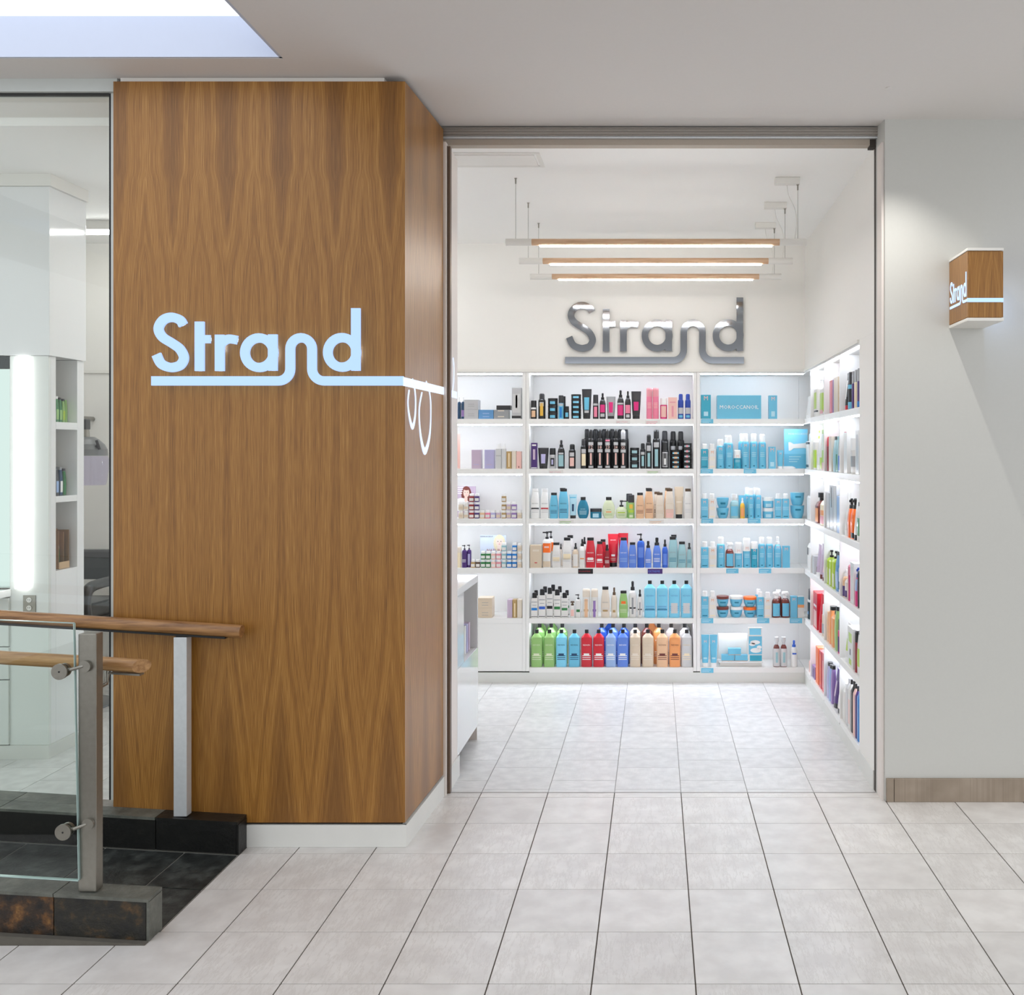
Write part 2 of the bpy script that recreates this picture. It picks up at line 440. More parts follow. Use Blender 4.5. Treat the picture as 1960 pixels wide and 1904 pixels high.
# pier core, wood cladding, skirting
struct(MB().box(-2.12, -0.952, 4.372, 4.63, 0, IZ).build('wall_pier', M_pink))
MBt = MB().box(-2.144 + 0.02, -0.947, 4.6305, 4.642, 0, 0.1).box(-0.951, -0.944, 4.45, 4.642, 0, 0.1).build('baseboard_pier', M_base); struct(MBt)
pier = thing('wood_pier', 'wide oak veneer clad pier left of the shop door', 'pier')
MB().box(-2.144, -0.990, YW, YW + 0.02, 0.097, 3.029).build('front_panel', M_wood, pier)
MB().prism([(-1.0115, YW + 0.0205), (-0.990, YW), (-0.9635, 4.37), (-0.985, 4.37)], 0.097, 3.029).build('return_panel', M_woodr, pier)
MB().prism([(-2.12, YW + 0.022), (-1.0125, YW + 0.022), (-0.987, 4.368), (-2.12, 4.368)], 0.02, 3.02).build('core', M_shadowgap, pier)
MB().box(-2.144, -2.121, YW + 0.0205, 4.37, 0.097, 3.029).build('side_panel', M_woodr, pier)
MB().box(X(229, 3.82), X(735, 3.82), 3.826, 3.86, 3.021, CZ - 0.0005).build('packing_strip', M_trim, pier)
sk = sempty('baseboard_pier_front')
MB().bbox(X(467, 3.79), -0.984, YW - 0.004, YW + 0.012, 0.0, 0.088, 0.002).build('front_board', M_base, sk)
MB().prism([(-1.003, YW + 0.013), (-0.984, YW - 0.0035), (-0.958, 4.37), (-0.975, 4.37)], 0, 0.088).build('return_board', M_base, sk)

# steel post and header of the door
dt = sempty('door_1')
ps = MB()
ps.box(-0.972, -0.9585, 4.392, 4.428, 0, 2.962); ps.box(-0.9575, -0.949, 4.396, 4.428, 0, 2.962); ps.box(-0.948, -0.938, 4.40, 4.43, 0, 2.962)
ps.build('guide_post', M_bronze, dt)
MB().box(-0.982, -0.9735, 4.374, 4.43, 0.0, 2.962).build('gap_strip', M_black, dt)
hd = MB()
zt = CZ - 0.006
for k in range(6): hd.box(-0.985, 1.02, 4.392 + (0.003 if k % 2 else 0), 4.43, zt - 0.0065 * (k + 1) + 0.0006, zt - 0.0065 * k)
hd.build('header_track', M_alu, dt)
MB().box(-0.985, 1.02, 4.398, 4.432, zt - 0.048, zt - 0.0395).build('track_lip', M_steel2, dt)
MB().box(-0.972, 0.985, 4.412, 4.46, IZ - 0.003, zt - 0.0485).build('header_soffit', M_soffit, dt)
MB().box(0.9855, 1.012, 4.412, 4.46, IZ - 0.012, zt - 0.0485).build('header_end', M_shadowgap, dt)
MB().box(-0.99, 1.02, 4.43, 4.47, zt - 0.04, CZ + 0.05).build('header_core', M_shadowgap, dt)
MB().box(1.0135, 1.0165, 4.416, 4.4465, 0.0, 2.97).build('brush_gap', M_shadowgap, dt)
MB().box(-0.94, 1.012, YT - 0.004, YT + 0.004, -0.002, 0.0008).build('threshold_strip', M_grout2, dt)

# air diffuser in the shop ceiling
vt = thing('ceiling_vent', 'square white air diffuser flush in shop ceiling', 'vent')
fr = MB(); a0, a1, b0, b1 = -1.12, -0.545, 4.53, 4.755
for q in ((a0, a1, b0, b0 + 0.02), (a0, a1, b1 - 0.02, b1), (a0, a0 + 0.02, b0 + 0.0205, b1 - 0.0205), (a1 - 0.02, a1, b0 + 0.0205, b1 - 0.0205)): fr.box(*q, IZ - 0.004, IZ - 0.0003)
fr.build('frame', M_trim, vt)
MB().box(a0 + 0.03, a1 - 0.03, b0 + 0.03, b1 - 0.03, IZ - 0.006, IZ - 0.0004).build('face_plate', M_white, vt)

# storefront window left of the pier
YG = 3.862
w1 = sempty('window_1')
MB().box(-4.6, -2.145, YG - 0.03, YG + 0.04, 3.0, CZ - 0.0005).build('frame_header', M_frame, w1)
MB().box(-2.1795, -2.1455, YG - 0.012, YG + 0.03, 0.17, 3.0).build('jamb', M_frame, w1)
MB().box(-2.187, -2.180, YG - 0.012, YG + 0.012, 0.17, 2.9985).build('gasket', M_black, w1)
MB().box(-4.6, -2.1875, YG - 0.012, YG + 0.012, 2.9945, 2.9995).build('top_gasket', M_black, w1)
gx = MB(); gx.add([(-4.6, YG, 0.14 + SL * (4.6 + XE)), (-2.187, YG, 0.14 + SL * (2.1525 + XE)), (-2.187, YG, 2.996), (-4.6, YG, 2.996)], [(0, 1, 2, 3)])
gx.build('pane', M_glass, w1)

# ---------------------------------------------------------------- ramp, curbs, railings
def slopebox(mb, x0, x1, y0, y1, z0, z1, flatbot=False):   # a box that follows the ramp slope
    o = lambda x: SL * (XE - x)
    zz = lambda x, z: z + (0 if (flatbot and z == z0) else o(x))
    v = [(x, y, zz(x, z)) for z in (z0, z1) for y in (y0, y1) for x in (x0, x1)]
    return mb.add(v, [(0, 2, 3, 1), (4, 5, 7, 6), (0, 1, 5, 4), (2, 6, 7, 3), (0, 4, 6, 2), (1, 3, 7, 5)])
XL = -3.9
rp = struct(slopebox(MB(), XL, XE - 0.002, 3.12, 3.86, -0.02, -0.002).build('floor_ramp', M_sgrout))
for i in range(8):
    for j, (c, d) in enumerate([(3.151, 3.43), (3.43, 3.722)]):
        a = XE - 0.002 - (i + 1) * 0.305 + (0.10 if j else 0.0); b = min(a + 0.305, XE - 0.002)
        slopebox(MB(), a + 0.003, b - 0.003, c + 0.003, d - 0.003, -0.004, 0.001).build('slate_tile', M_slate, rp)
    if i == 0: slopebox(MB(), XE - 0.198, XE - 0.004, 3.432, 3.72, -0.004, 0.003)
CH = 0.138
fc = thing('slate_curb', 'rust brown slate tiled curb at the front of the ramp', 'curb')
slopebox(MB(), XL, XE - 0.012, 3.079, 3.140, -0.002, CH - 0.010, True).build('core', M_sgrout, fc)
XJ = [XE, -1.9185, -2.2235, -2.5285, -2.8335, -3.1385, -3.4435]
for i, (b, a) in enumerate(zip(XJ[:-1], XJ[1:])):
    slopebox(MB(), a + 0.0015, b - (0.010 if i == 0 else 0.0015), 3.067, 3.079, 0.004, CH - 0.011).build('face_tile', (M_rust2 if i == 0 else M_rust), fc)
    slopebox(MB(), a + 0.0015, b - 0.0015, 3.063, 3.152, CH - 0.0105, CH).build('cap_tile', M_slatet, fc)
MB().box(XE - 0.0095, XE, 3.069, 3.149, 0.002, CH - 0.011).build('end_tile', M_slatet, fc)
slopebox(MB(), XL, XE - 0.002, 3.045, 3.0665, -0.0025, 0.004, True).build('mortar_fillet', M_mortar, fc)
bc = thing('slate_curb', 'black slate tiled curb against the foot of the wood pier', 'curb')
cb = slopebox(MB(), XL, -2.1475, 3.737, 3.90, -0.002, 0.118, True); slopebox(cb, -2.147, XE - 0.012, 3.737, 3.8025, -0.002, 0.118, True).build('core', M_sgrout, bc)
XK = [XE, -1.935, -2.24, -2.545, -2.85, -3.155, -3.46]
for i, (b, a) in enumerate(zip(XK[:-1], XK[1:])):
    slopebox(MB(), a + 0.0015, b - (0.010 if i == 0 else 0.0015), 3.725, 3.737, 0.004, 0.119).build('face_tile', M_slated, bc)
    y1 = 3.8025 if i == 0 else 3.8025
    slopebox(MB(), a + 0.0015, b - 0.0015, 3.721, 3.8025, 0.1195, 0.130).build('cap_tile', M_slated if i == 0 else M_slatet, bc)
    if b < -2.15: slopebox(MB(), a + 0.0015, b - 0.0015, 3.804, 3.90, 0.1195, 0.130).build('sill_tile', M_slatet, bc)
MB().box(XE - 0.0095, XE, 3.727, 3.8025, 0.002, 0.119).build('end_tile', M_slated, bc)

# rear railing: light steel post under a round oak rail
YP = 3.758
rr = thing('ramp_railing', 'worn oak handrail on pale steel post before wood pier', 'railing')
xa, xb = X(337, YP), X(362, YP)
zb = 0.130 + SL * (XE - (xa + xb) / 2)
MB().bbox(xa, xb, YP - 0.02, YP + 0.02, zb + 0.002, Z(1218, YP), 0.002).build('post', M_steel2, rr)
MB().bbox(xa + 0.004, xb + 0.03, YP - 0.012, YP + 0.012, Z(1218, YP) + 0.0005, Z(1213, YP), 0.001).build('saddle', M_black, rr)
XRl = X(463, YP); zr = Z(1208.5, YP); sl2 = 0.062
def railpts(x0, x1, y, z, s, n=14): return [(x0 + (x1 - x0) * i / n, y, z + s * (x0 - (x0 + (x1 - x0) * i / n))) for i in range(n + 1)]
MB().tube(railpts(XRl, -3.9, YP, zr, sl2), 0.0255, 18).build('handrail', M_rail, rr)
b_ = MB(); p0 = (XRl - 0.06, YP, zr - 0.030 + sl2 * 0.06); p1 = (-3.9, YP, zr - 0.030 + sl2 * (XRl + 3.9))
b_.add([(p0[0], YP - 0.016, p0[2]), (p0[0], YP + 0.016, p0[2]), (p1[0], YP + 0.016, p1[2]), (p1[0], YP - 0.016, p1[2]),
        (p0[0], YP - 0.016, p0[2] + 0.008), (p0[0], YP + 0.016, p0[2] + 0.008), (p1[0], YP + 0.016, p1[2] + 0.008), (p1[0], YP - 0.016, p1[2] + 0.008)],
       [(0, 1, 2, 3), (4, 7, 6, 5), (0, 4, 5, 1), (1, 5, 6, 2), (2, 6, 7, 3), (3, 7, 4, 0)]).build('rail_bar', M_black, rr)
# front railing: post, glass panel on two disc clamps, lower oak rail behind
YF = 3.102
fr_ = thing('glass_railing', 'glass panel railing with brushed steel post on front curb', 'railing')
xa, xb = X(156, YF), X(190, YF)
MB().bbox(xa, xb, YF - 0.018, YF + 0.022, CH + SL * (XE - xa) + 0.0005, Z(1211, YF), 0.003).build('post', M_steel, fr_)
YGp = 3.078
def gp(px, py): return (X(px, YGp), Z(py, YGp))
g4 = [(X(150, YGp) - 1.6, Z(1683, YGp) + SL * 1.6), gp(151, 1683), gp(141.5, 1193), (X(141.5, YGp) - 1.6, Z(1193, YGp) + SL * 0.75 * 1.6)]
gl = MB().xz(g4, YGp - 0.005, YGp + 0.005).build('glass_panel', M_rail_glass, fr_)
e = 0.004
MB().xz([(g4[1][0] + 0.0002, g4[1][1]), (g4[1][0] + 0.0022, g4[1][1]), (g4[2][0] + 0.0022, g4[2][1]), (g4[2][0] + 0.0002, g4[2][1])], YGp - 0.005, YGp + 0.005).build('glass_edge', M_glass_edge, gl)
MB().xz([(g4[0][0], g4[0][1] - 0.004), (g4[1][0], g4[1][1] - 0.004), (g4[1][0], g4[1][1] - 0.0002), (g4[0][0], g4[0][1] - 0.0002)], YGp - 0.005, YGp + 0.005).build('glass_edge', M_glass_edge, gl)
MB().xz([(g4[2][0], g4[2][1] + 0.0002), (g4[2][0], g4[2][1] + 0.0022), (g4[3][0], g4[3][1] + 0.0022), (g4[3][0], g4[3][1] + 0.0002)], YGp - 0.005, YGp + 0.005).build('glass_edge', M_glass_edge, gl)
for (ax, ay, bx, by) in ((118, 1284, 163, 1275), (125, 1590, 169, 1577)):
    c = MB(); p = (X(ax, YGp), YGp, Z(ay, YGp)); q = (X(bx, YGp), YF - 0.018, Z(by, YGp))
    c.tube([(p[0], YGp - 0.014, p[2]), (p[0], YGp - 0.006, p[2])], 0.0255, 24)
    c.tube([(p[0], YGp + 0.006, p[2]), (p[0], YGp + 0.018, p[2])], 0.022, 20)
    o = c.build('disc_clamp', M_steel, fr_)
    MB().tube([(p[0], YGp - 0.0147, p[2]), (p[0], YGp - 0.0141, p[2])], 0.003, 8).build('socket', M_black, o)
    MB().tube([(p[0] + 0.012, YGp - 0.006 + 0.016, p[2] + 0.002), ((p[0] + q[0]) / 2, YGp - 0.010, (p[2] + q[2]) / 2), (q[0] - 0.005, q[1] - 0.007, q[2])], 0.0055, 8).build('arm', M_steel, o)
    MB().tube([(q[0], q[1] - 0.011, q[2]), (q[0], q[1] - 0.0005, q[2])], 0.0185, 20).build('post_disc', M_steel, o)
YL = 3.20
zc = Z(1274.5, YL); xe = X(283, YL)
rl = MB().tube(railpts(xe, -3.9, YL, zc, 0.058), 0.0225, 18)
rl.v = [((x + 0.9 * (y - YL - 0.0225), y, z) if x > xe - 0.03 else (x, y, z)) for x, y, z in rl.v]      # mitred end
rl.build('handrail', M_rail2, fr_)
MB().xz([(xe - 0.02, zc - 0.030), (xe - 0.02 - 0.10, zc - 0.030 + 0.0058), (xe - 0.12, zc - 0.024 + 0.0058), (xe - 0.02, zc - 0.024)], YL - 0.014, YL + 0.014).build('rail_bar', M_steel, fr_)
MB().tube([((xa + xb) / 2, YF + 0.02, zc - 0.06), ((xa + xb) / 2, YL - 0.01, zc - 0.055), ((xa + xb) / 2, YL, zc - 0.015)], 0.008, 10).build('rail_bracket', M_steel, fr_)
# ================================================================ signs
def catmull(P, n=6):
    out = []
    for i in range(len(P) - 1):
        p0, p1, p2, p3 = P[max(i - 1, 0)], P[i], P[i + 1], P[min(i + 2, len(P) - 1)]
        for k in range(n):
            t = k / n
            out.append(tuple(0.5 * ((2 * p1[j]) + (-p0[j] + p2[j]) * t + (2 * p0[j] - 5 * p1[j] + 4 * p2[j] - p3[j]) * t * t + (-p0[j] + 3 * p1[j] - 3 * p2[j] + p3[j]) * t ** 3) for j in (0, 1)))
    return out + [P[-1]]
def arc(cx, cy, rx, ry, a0, a1, n=10):
    return [(cx + rx * math.cos(math.radians(a0 + (a1 - a0) * i / n)), cy + ry * math.sin(math.radians(a0 + (a1 - a0) * i / n))) for i in range(n + 1)]
def ribbon(mb, pts, w, fn, d0, d1, closed=False):
    """flat band of width w along 2-D pts, swept from depth d0 (front) to d1; fn(u, v, d) gives the 3-D point"""
    n = len(pts); L = []; Rr = []
    for i in range(n):
        a = pts[(i - 1) % n] if (closed or i) else pts[0]; b = pts[(i + 1) % n] if (closed or i < n - 1) else pts[-1]
        dx, dy = b[0] - a[0], b[1] - a[1]; l = math.hypot(dx, dy) or 1
        ww = w[i] if isinstance(w, list) else w
        nx, ny = -dy / l * ww / 2, dx / l * ww / 2
        L.append((pts[i][0] + nx, pts[i][1] + ny)); Rr.append((pts[i][0] - nx, pts[i][1] - ny))
    v = [fn(*p, d) for d in (d0, d1) for q in (L, Rr) for p in q]; f = []
    for i in range(n if closed else n - 1):
        j = (i + 1) % n
        f += [(i, j, n + j, n + i), (2 * n + i, 3 * n + i, 3 * n + j, 2 * n + j), (i, 2 * n + i, 2 * n + j, j), (n + i, n + j, 3 * n + j, 3 * n + i)]
    if not closed: f += [(0, n, 3 * n, 2 * n), (n - 1, 3 * n - 1, 4 * n - 1, 2 * n - 1)]
    return mb.add(v, f)
S_PTS = [(310, 192), (290, 162), (240, 146), (190, 163), (163, 212), (185, 262), (243, 300), (290, 335), (314, 385), (298, 425), (268, 441), (228, 444), (178, 422), (150, 368)]
def logo(parent, fn, w, d0, d1, m, xend, ymid=525):
    def L(nm, *rs):
        if m.name == 'sign_halo_led': nm = 'halo_light'
        b = MB()
        for q, r in enumerate(rs): ribbon(b, r[0], r[1], fn, d0 + (d1 - d0) * 0.05 * q, d1, len(r) > 2)
        b.build(nm, m, parent)
    k = w / 55.0
    L('letter', (catmull(S_PTS), w))
    L('letter', ([(408, 172), (408, 466)], w), ([(408, 276), (472, 276)], 48 * k))
    L('letter', ([(528, 250), (528, 466)], w), (catmull([(528, 345), (534, 308), (555, 286), (585, 275), (632, 282)]), w * 0.95))
    L('letter', (arc(763, 357, 85, 88, 0, 350, 35), w, True), ([(844, 248), (844, 464)], w))
    path = [(122, ymid), (400, ymid), (700, ymid), (870, ymid)] + arc(876, ymid - 72, 72, 72, 90, 0, 9) + [(948, 400), (948, 350)] + arc(1013, 335, 65, 67, 180, 360, 14) + [(1078, 350), (1078, 400)] + arc(1150, ymid - 72, 72, 72, 180, 90, 9) + [(1250, ymid), (xend, ymid)]
    L('letter', (path, w))
    L('letter', (arc(1257, 355, 85, 88, 0, 350, 35), w, True), ([(1339, 92), (1339, 464)], w))
YS = 3.774
s1 = thing('illuminated_sign', 'blue-white glowing Strand lettering with underline on wood pier', 'sign')
logo(s1, lambda u, v, d: (X(250 + u / 3.111, YS), d, Z(560 + v / 3.111, YS)), 55, YS, YS + 0.011, M_sign, 1624)
for w_ in (22,): logo(s1, lambda u, v, d: (X(250 + u / 3.111, YS), d, Z(560 + v / 3.111, YS)), w_, YS + 0.0115, YS + 0.0135, emitter('sign_halo_led', (170, 201, 255), 2.4), 1600)
# the strand runs round the corner along the return, with two loops
FRX = lambda y: -0.990 + (y - YW) * (0.0265 / 0.566) + 0.0035
s2 = thing('illuminated_strand', 'pale glowing strand with two hanging loops on wood return', 'sign')
b_ = MB(); z0, z1 = 1.8230, 1.8575
b_.add([(FRX(YS) + 0.0, YS, z0), (FRX(4.37), 4.37, z0), (FRX(4.37), 4.37, z1), (FRX(YS), YS, z1),
        (FRX(YS) - 0.003, YS, z0), (FRX(4.37) - 0.003, 4.37, z0), (FRX(4.37) - 0.003, 4.37, z1), (FRX(YS) - 0.003, YS, z1)],
       [(0, 1, 2, 3), (4, 7, 6, 5), (0, 4, 5, 1), (3, 2, 6, 7), (1, 5, 6, 2), (0, 3, 7, 4)]).build('band', M_signlite, s2)
def cyz(u, v):
    px = 250 + u / 3.111; y = 0.975 * F / (VX - px); return (y, Z(560 + v / 3.111, y))
for lp, bw in (([(1690, 515), (1700, 560), (1706, 640), (1703, 740), (1690, 800), (1674, 730), (1668, 650), (1674, 578)], 0.022),
               ([(1758, 530), (1775, 590), (1782, 690), (1776, 850), (1752, 945), (1731, 850), (1724, 700), (1738, 592)], 0.030)):
    P = catmull([cyz(*p) for p in lp], 7); n = len(P)
    W = [0.010 + (bw - 0.010) * max(0, 1 - abs(i / (n - 1) - 0.57) / 0.22) for i in range(n)]; W[-1] = 0.004
    ribbon(MB(), P, W, lambda u, v, d: (FRX(u) + d, u, v), 0.0006, -0.0028).build('loop', M_signlite, s2)
s3 = thing('illuminated_strand', 'short end of glowing strand on white jamb beside steel post', 'sign')
MB().box(-0.9515, -0.9485, 4.46, 4.60, 1.8185, 1.8500).build('band', M_signlite, s3)
ribbon(MB(), catmull([(4.50, 1.835), (4.53, 1.90), (4.535, 1.96), (4.515, 2.005)], 6), 0.010, lambda u, v, d: (-0.9475 + d, u, v), 0.0, -0.003).build('loop', M_signlite, s3)
# chrome lettering on the back wall
YC = YB - 0.012
s4 = thing('chrome_sign', 'polished chrome Strand lettering high on white back wall', 'sign')
logo(s4, lambda u, v, d: (X(1081.9 + (u - 122) / 3.644, YC), d, Z(696 + (v - 552) / 3.644, YC)), 46, YC - 0.014, YC + 0.010, M_chrome, 1367, 529)
# blade sign on the mall wall
bl = thing('blade_sign', 'small oak box sign projecting from the right mall wall', 'sign')
bx0, bx1, by0, by1, bz0, bz1 = 1.317, 1.467, 4.052, YR - 0.0005, 2.129, 2.411
MB().box(bx0 + 0.004, bx1 - 0.004, by0 + 0.004, by1, bz0, bz1).build('oak_box', M_wood, bl)
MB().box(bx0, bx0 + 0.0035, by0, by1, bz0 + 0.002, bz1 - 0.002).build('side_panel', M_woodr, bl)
MB().box(bx0 + 0.004, bx1, by0, by0 + 0.0035, bz0 + 0.002, 2.1945).build('lower_panel', M_wood, bl)
MB().box(bx0 + 0.004, bx1, by0, by0 + 0.0035, 2.2125, bz1 - 0.002).build('upper_panel', M_wood, bl)
MB().bbox(bx0 - 0.002, bx1 + 0.002, by0 - 0.002, by1, bz1 + 0.0005, bz1 + 0.012, 0.002).build('top_plate', M_trim, bl)
MB().bbox(bx0 - 0.002, bx1 + 0.002, by0 - 0.002, by1, bz0 - 0.014, bz0 - 0.0005, 0.002).build('bottom_plate', M_trim, bl)
MB().box(bx0 - 0.001, bx1 + 0.001, by0 - 0.001, by0 + 0.003, 2.195, 2.212).build('light_band', mat('blade_band_light', (90, 110, 140), 0.4, emit=1.2, ecol=(176, 208, 255)), bl)
MB().box(bx1 - 0.0035, bx1 + 0.001, by0 + 0.0035, by1, 2.195, 2.212).build('light_band', emitter('blade_side_light', (176, 208, 255), 24.0), bl)
logo(bl, lambda u, v, d: (bx0 - 0.0005 + d, by1 - 0.014 - (u - 122) / 1245 * 0.225, 2.2035 + (525 - v) * (0.130 / 460)), 38, -0.002, 0.0, mat('blade_letter_light', (80, 95, 120), 0.4, emit=1.45, ecol=(182, 210, 255)), 1440)
# downlight placed to cast the sign's long shadow; its pinhole fixture is added
dl = thing('added_downlight', 'tiny added pinhole downlight in ceiling above door corner', 'light')
DX, DY = 0.955, 3.93
MB().tube([(DX, DY, CZ - 0.003), (DX, DY, CZ + 0.02)], 0.012, 16).build('trim_ring', M_ceil, dl)
ld = bpy.data.lights.new('downlight_lamp', 'SPOT'); ld.energy = 50; ld.spot_size = math.radians(78); ld.spot_blend = 1.0; ld.shadow_soft_size = 0.012; ld.color = (1, 0.97, 0.92)
lo = bpy.data.objects.new('downlight_lamp', ld); col.objects.link(lo); lo.parent = dl; lo.location = (DX, DY, CZ - 0.006)
lo.rotation_euler = (math.radians(12), math.radians(-8), 0)

# ================================================================ pendants
ORD = ['first', 'second', 'third', 'fourth', 'fifth', 'sixth', 'seventh', 'eighth', 'ninth', 'tenth', 'eleventh', 'twelfth', 'thirteenth', 'fourteenth', 'fifteenth', 'sixteenth', 'seventeenth', 'eighteenth', 'nineteenth', 'twentieth', 'twenty-first', 'twenty-second', 'twenty-third', 'twenty-fourth', 'twenty-fifth', 'twenty-sixth', 'twenty-seventh', 'twenty-eighth']
Zp = 2.644
for y, lb in ((4.957, 'front and longest looking of the three linear wooden pendant lamps'), (5.447, 'middle one of the three linear wooden pendant lamps'), (5.933, 'rearmost linear wooden pendant lamp, nearest the chrome lettering')):
    p = thing('pendant_lamp', lb, 'pendant lamp', (0, y, 0), 0, 'linear pendant lamps over the shop floor')
    MB().tube([(-0.636, 0, Zp), (0.641, 0, Zp)], 0.0175, 20).build('wood_tube', M_pendwood, p)
    MB().tube([(-0.770, 0, Zp), (-0.6365, 0, Zp)], 0.0180, 20).build('end_sleeve', M_trim, p)
    MB().tube([(0.6415, 0, Zp), (0.778, 0, Zp)], 0.0180, 20).build('end_sleeve', M_trim, p)
    MB().bbox(-0.596, 0.603, -0.007, 0.007, Zp - 0.0235, Zp - 0.0165, 0.002).build('diffuser', M_ledw, p)
    for wx in (-0.719, 0.7355):
        MB().tube([(wx, 0, Zp + 0.016), (wx, 0, IZ - 0.002)], 0.0012, 6).build('cable', M_steel, p)
        zt_ = IZ - (0.001 if wx < 0 else 0.034)
        MB().tube([(wx, 0, zt_ - 0.028), (wx, 0, zt_ - 0.004), (wx, 0, zt_)], [0.004, 0.004, 0.008], 10).build('gripper', M_steel, p)
    MB().bbox(0.617, 0.744, -0.022, 0.022, IZ - 0.033, IZ - 0.0005, 0.002).build('canopy', M_trim, p)
    MB().tube(catmull([(0.680, IZ - 0.034), (0.690, IZ - 0.09), (0.722, IZ - 0.16), (0.730, IZ - 0.23), (0.722, Zp + 0.016)], 6) and [(u, 0.004, v) for u, v in catmull([(0.680, IZ - 0.034), (0.690, IZ - 0.09), (0.722, IZ - 0.16), (0.730, IZ - 0.23), (0.722, Zp + 0.016)], 6)], 0.0018, 6).build('power_cord', M_trim, p)

# ================================================================ shelving
SY = [801.5, 897, 992.5, 1087, 1183, 1277.5]             # shelf tops of the centre bay in the photo
SZ = [Z(y, YB) for y in SY]
BT = 0.036                                              # board edge
ZTOP = Z(714.5, YB)
def board(parent, x0, x1, y0, y1, z, nm='shelf'):
    return MB().bbox(x0, x1, y0, y1, z - BT, z, 0.0015).build(nm, M_shelf, parent)
def strip(parent, x0, x1, y0, y1, z, hh=0.0075):
    MB().box(x0, x1, y0, y1, z - hh, z - 0.0003).build('led_strip', M_led, parent)
BX = [X(1006.5, YB) - 1.176, X(1006.5, YB), X(1333.5, YB), XR]
PT = 0.0225
def back_unit(label, xa, xb, rows, right=True, closed_below=None):
    u = thing('shelving_unit', label, 'shelving')
    yb = YB + DEP
    MB().box(xa + 0.001, xb - 0.001, yb, yb + 0.015, 0.0, ZTOP + 0.03).build('back_panel', M_shelf, u)
    MB().box(xa + 0.0007, xa + PT, YB, yb - 0.0005, Z(1284.5, YB), ZTOP + 0.025).build('side_panel', M_shelf, u)
    if right: MB().box(xb - PT, xb - 0.0007, YB, yb - 0.0005, Z(1284.5, YB), ZTOP + 0.025).build('side_panel', M_shelf, u)
    xi, xj = xa + PT + 0.0005, (xb - PT - 0.0005 if right else xb - 0.002)
    t = MB().box(xi, xj, YB + 0.001, yb - 0.001, ZTOP, ZTOP + 0.025).build('top_board', M_shelf, u)
    strip(t, xi + 0.004, xj - 0.004, YB + 0.010, YB + 0.022, ZTOP)
    for k, z in enumerate(rows):
        s = board(u, xi, xj, YB + 0.0005, yb - 0.001, z)
        if k < len(rows) - 1: strip(s, xi + 0.004, xj - 0.004, YB + (0.010 if k < 3 else 0.036), YB + (0.022 if k < 3 else 0.050), z - BT, 0.0075 if k < 3 else 0.004)
    if closed_below: MB().bbox(xi, xj, YB + 0.001, YB + 0.019, Z(1284.5, YB), closed_below - BT - 0.0005, 0.001).build('cupboard_front', M_shelf, u)
    MB().box(xa, xb, YB + 0.02, YB + 0.05, Z(1287, YB), Z(1284, YB)).build('shadow_gap', M_shadowgap, u)
    MB().box(xa, xb, YB, YB + 0.03, 0.0, Z(1287, YB)).build('plinth', M_base, u)
    return u
back_unit('left bay of white backlit shelves behind the counter', BX[0], BX[1], SZ[:5], True, SZ[4])
back_unit('centre bay of white backlit shelves on the back wall', BX[1], BX[2], SZ)
u3 = back_unit('corner bay of white backlit shelves holding turquoise products', BX[2], XR, SZ, False)
tr = sempty('trim_1')
MB().box(BX[0], XR - 0.002, YB - 0.010, YB - 0.0002, ZTOP + 0.010, ZTOP + 0.026).build('cornice', M_trim, tr)
MB().box(XR - 0.010, XR - 0.0002, 4.77, YB - 0.011, ZTOP + 0.010, ZTOP + 0.026).build('cornice', M_trim, tr)
# right wall run: open corner plus three bays
ur = thing('shelving_unit', 'white backlit shelves along the right wall by the door', 'shelving')
YD = [6.274, 5.769, 5.279, 4.766]
xb_ = XR + DEP
MB().box(xb_, xb_ + 0.015, 4.46, YB + DEP + 0.015, 0, ZTOP + 0.03).build('back_panel', M_shelf, ur)
MB().box(XR + 0.001, xb_ - 0.001, YB + DEP, YB + DEP + 0.015, 0, ZTOP + 0.03).build('corner_back', M_shelf, ur)
for y in YD[:3]: MB().box(XR + 0.0005, xb_ - 0.0005, y - 0.009, y + 0.009, Z(1284.5, YB), ZTOP + 0.025).build('divider', M_shelf, ur)
MB().box(XR, xb_ + 0.12, 4.447, YD[3], 0.09, Z(708, YB) - 0.0005).build('end_panel', M_white, ur)
spans = [(YB + DEP - 0.001, YD[0] + 0.0095), (YD[0] - 0.0095, YD[1] + 0.0095), (YD[1] - 0.0095, YD[2] + 0.0095), (YD[2] - 0.0095, YD[3] + 0.0005)]
for i, (ya, yb) in enumerate(spans):
    t = MB().box(XR + 0.001, xb_ - 0.001, yb, ya, ZTOP, ZTOP + 0.025).build('top_board', M_shelf, ur)
    if i: MB().box(XR + 0.010, XR + 0.022, yb + 0.004, ya - 0.004, ZTOP - 0.0075, ZTOP - 0.0003).build('led_strip', M_led, t)
    for k, z in enumerate(SZ):
        s = MB().bbox(XR + 0.0005, xb_ - 0.001, yb, ya, z - BT, z, 0.0015).build('shelf', M_shelf, ur)
        if i and k < 5: MB().box(XR + (0.010 if k < 2 else 0.085), XR + (0.022 if k < 2 else 0.097), yb + 0.004, ya - 0.004, z - BT - 0.0075, z - BT - 0.0003).build('led_strip', M_led, s)
MB().box(XR + 0.02, XR + 0.05, 4.77, YB + 0.02, Z(1287, YB), Z(1284, YB)).build('shadow_gap', M_shadowgap, ur)
MB().box(XR, XR + 0.03, 4.767, YB + 0.0, 0, Z(1287, YB)).build('plinth', M_base, ur)
MB().box(XR - 0.004, XR + 0.02, 4.45, 4.7665, 0, 0.0895).build('end_plinth', M_base, ur)

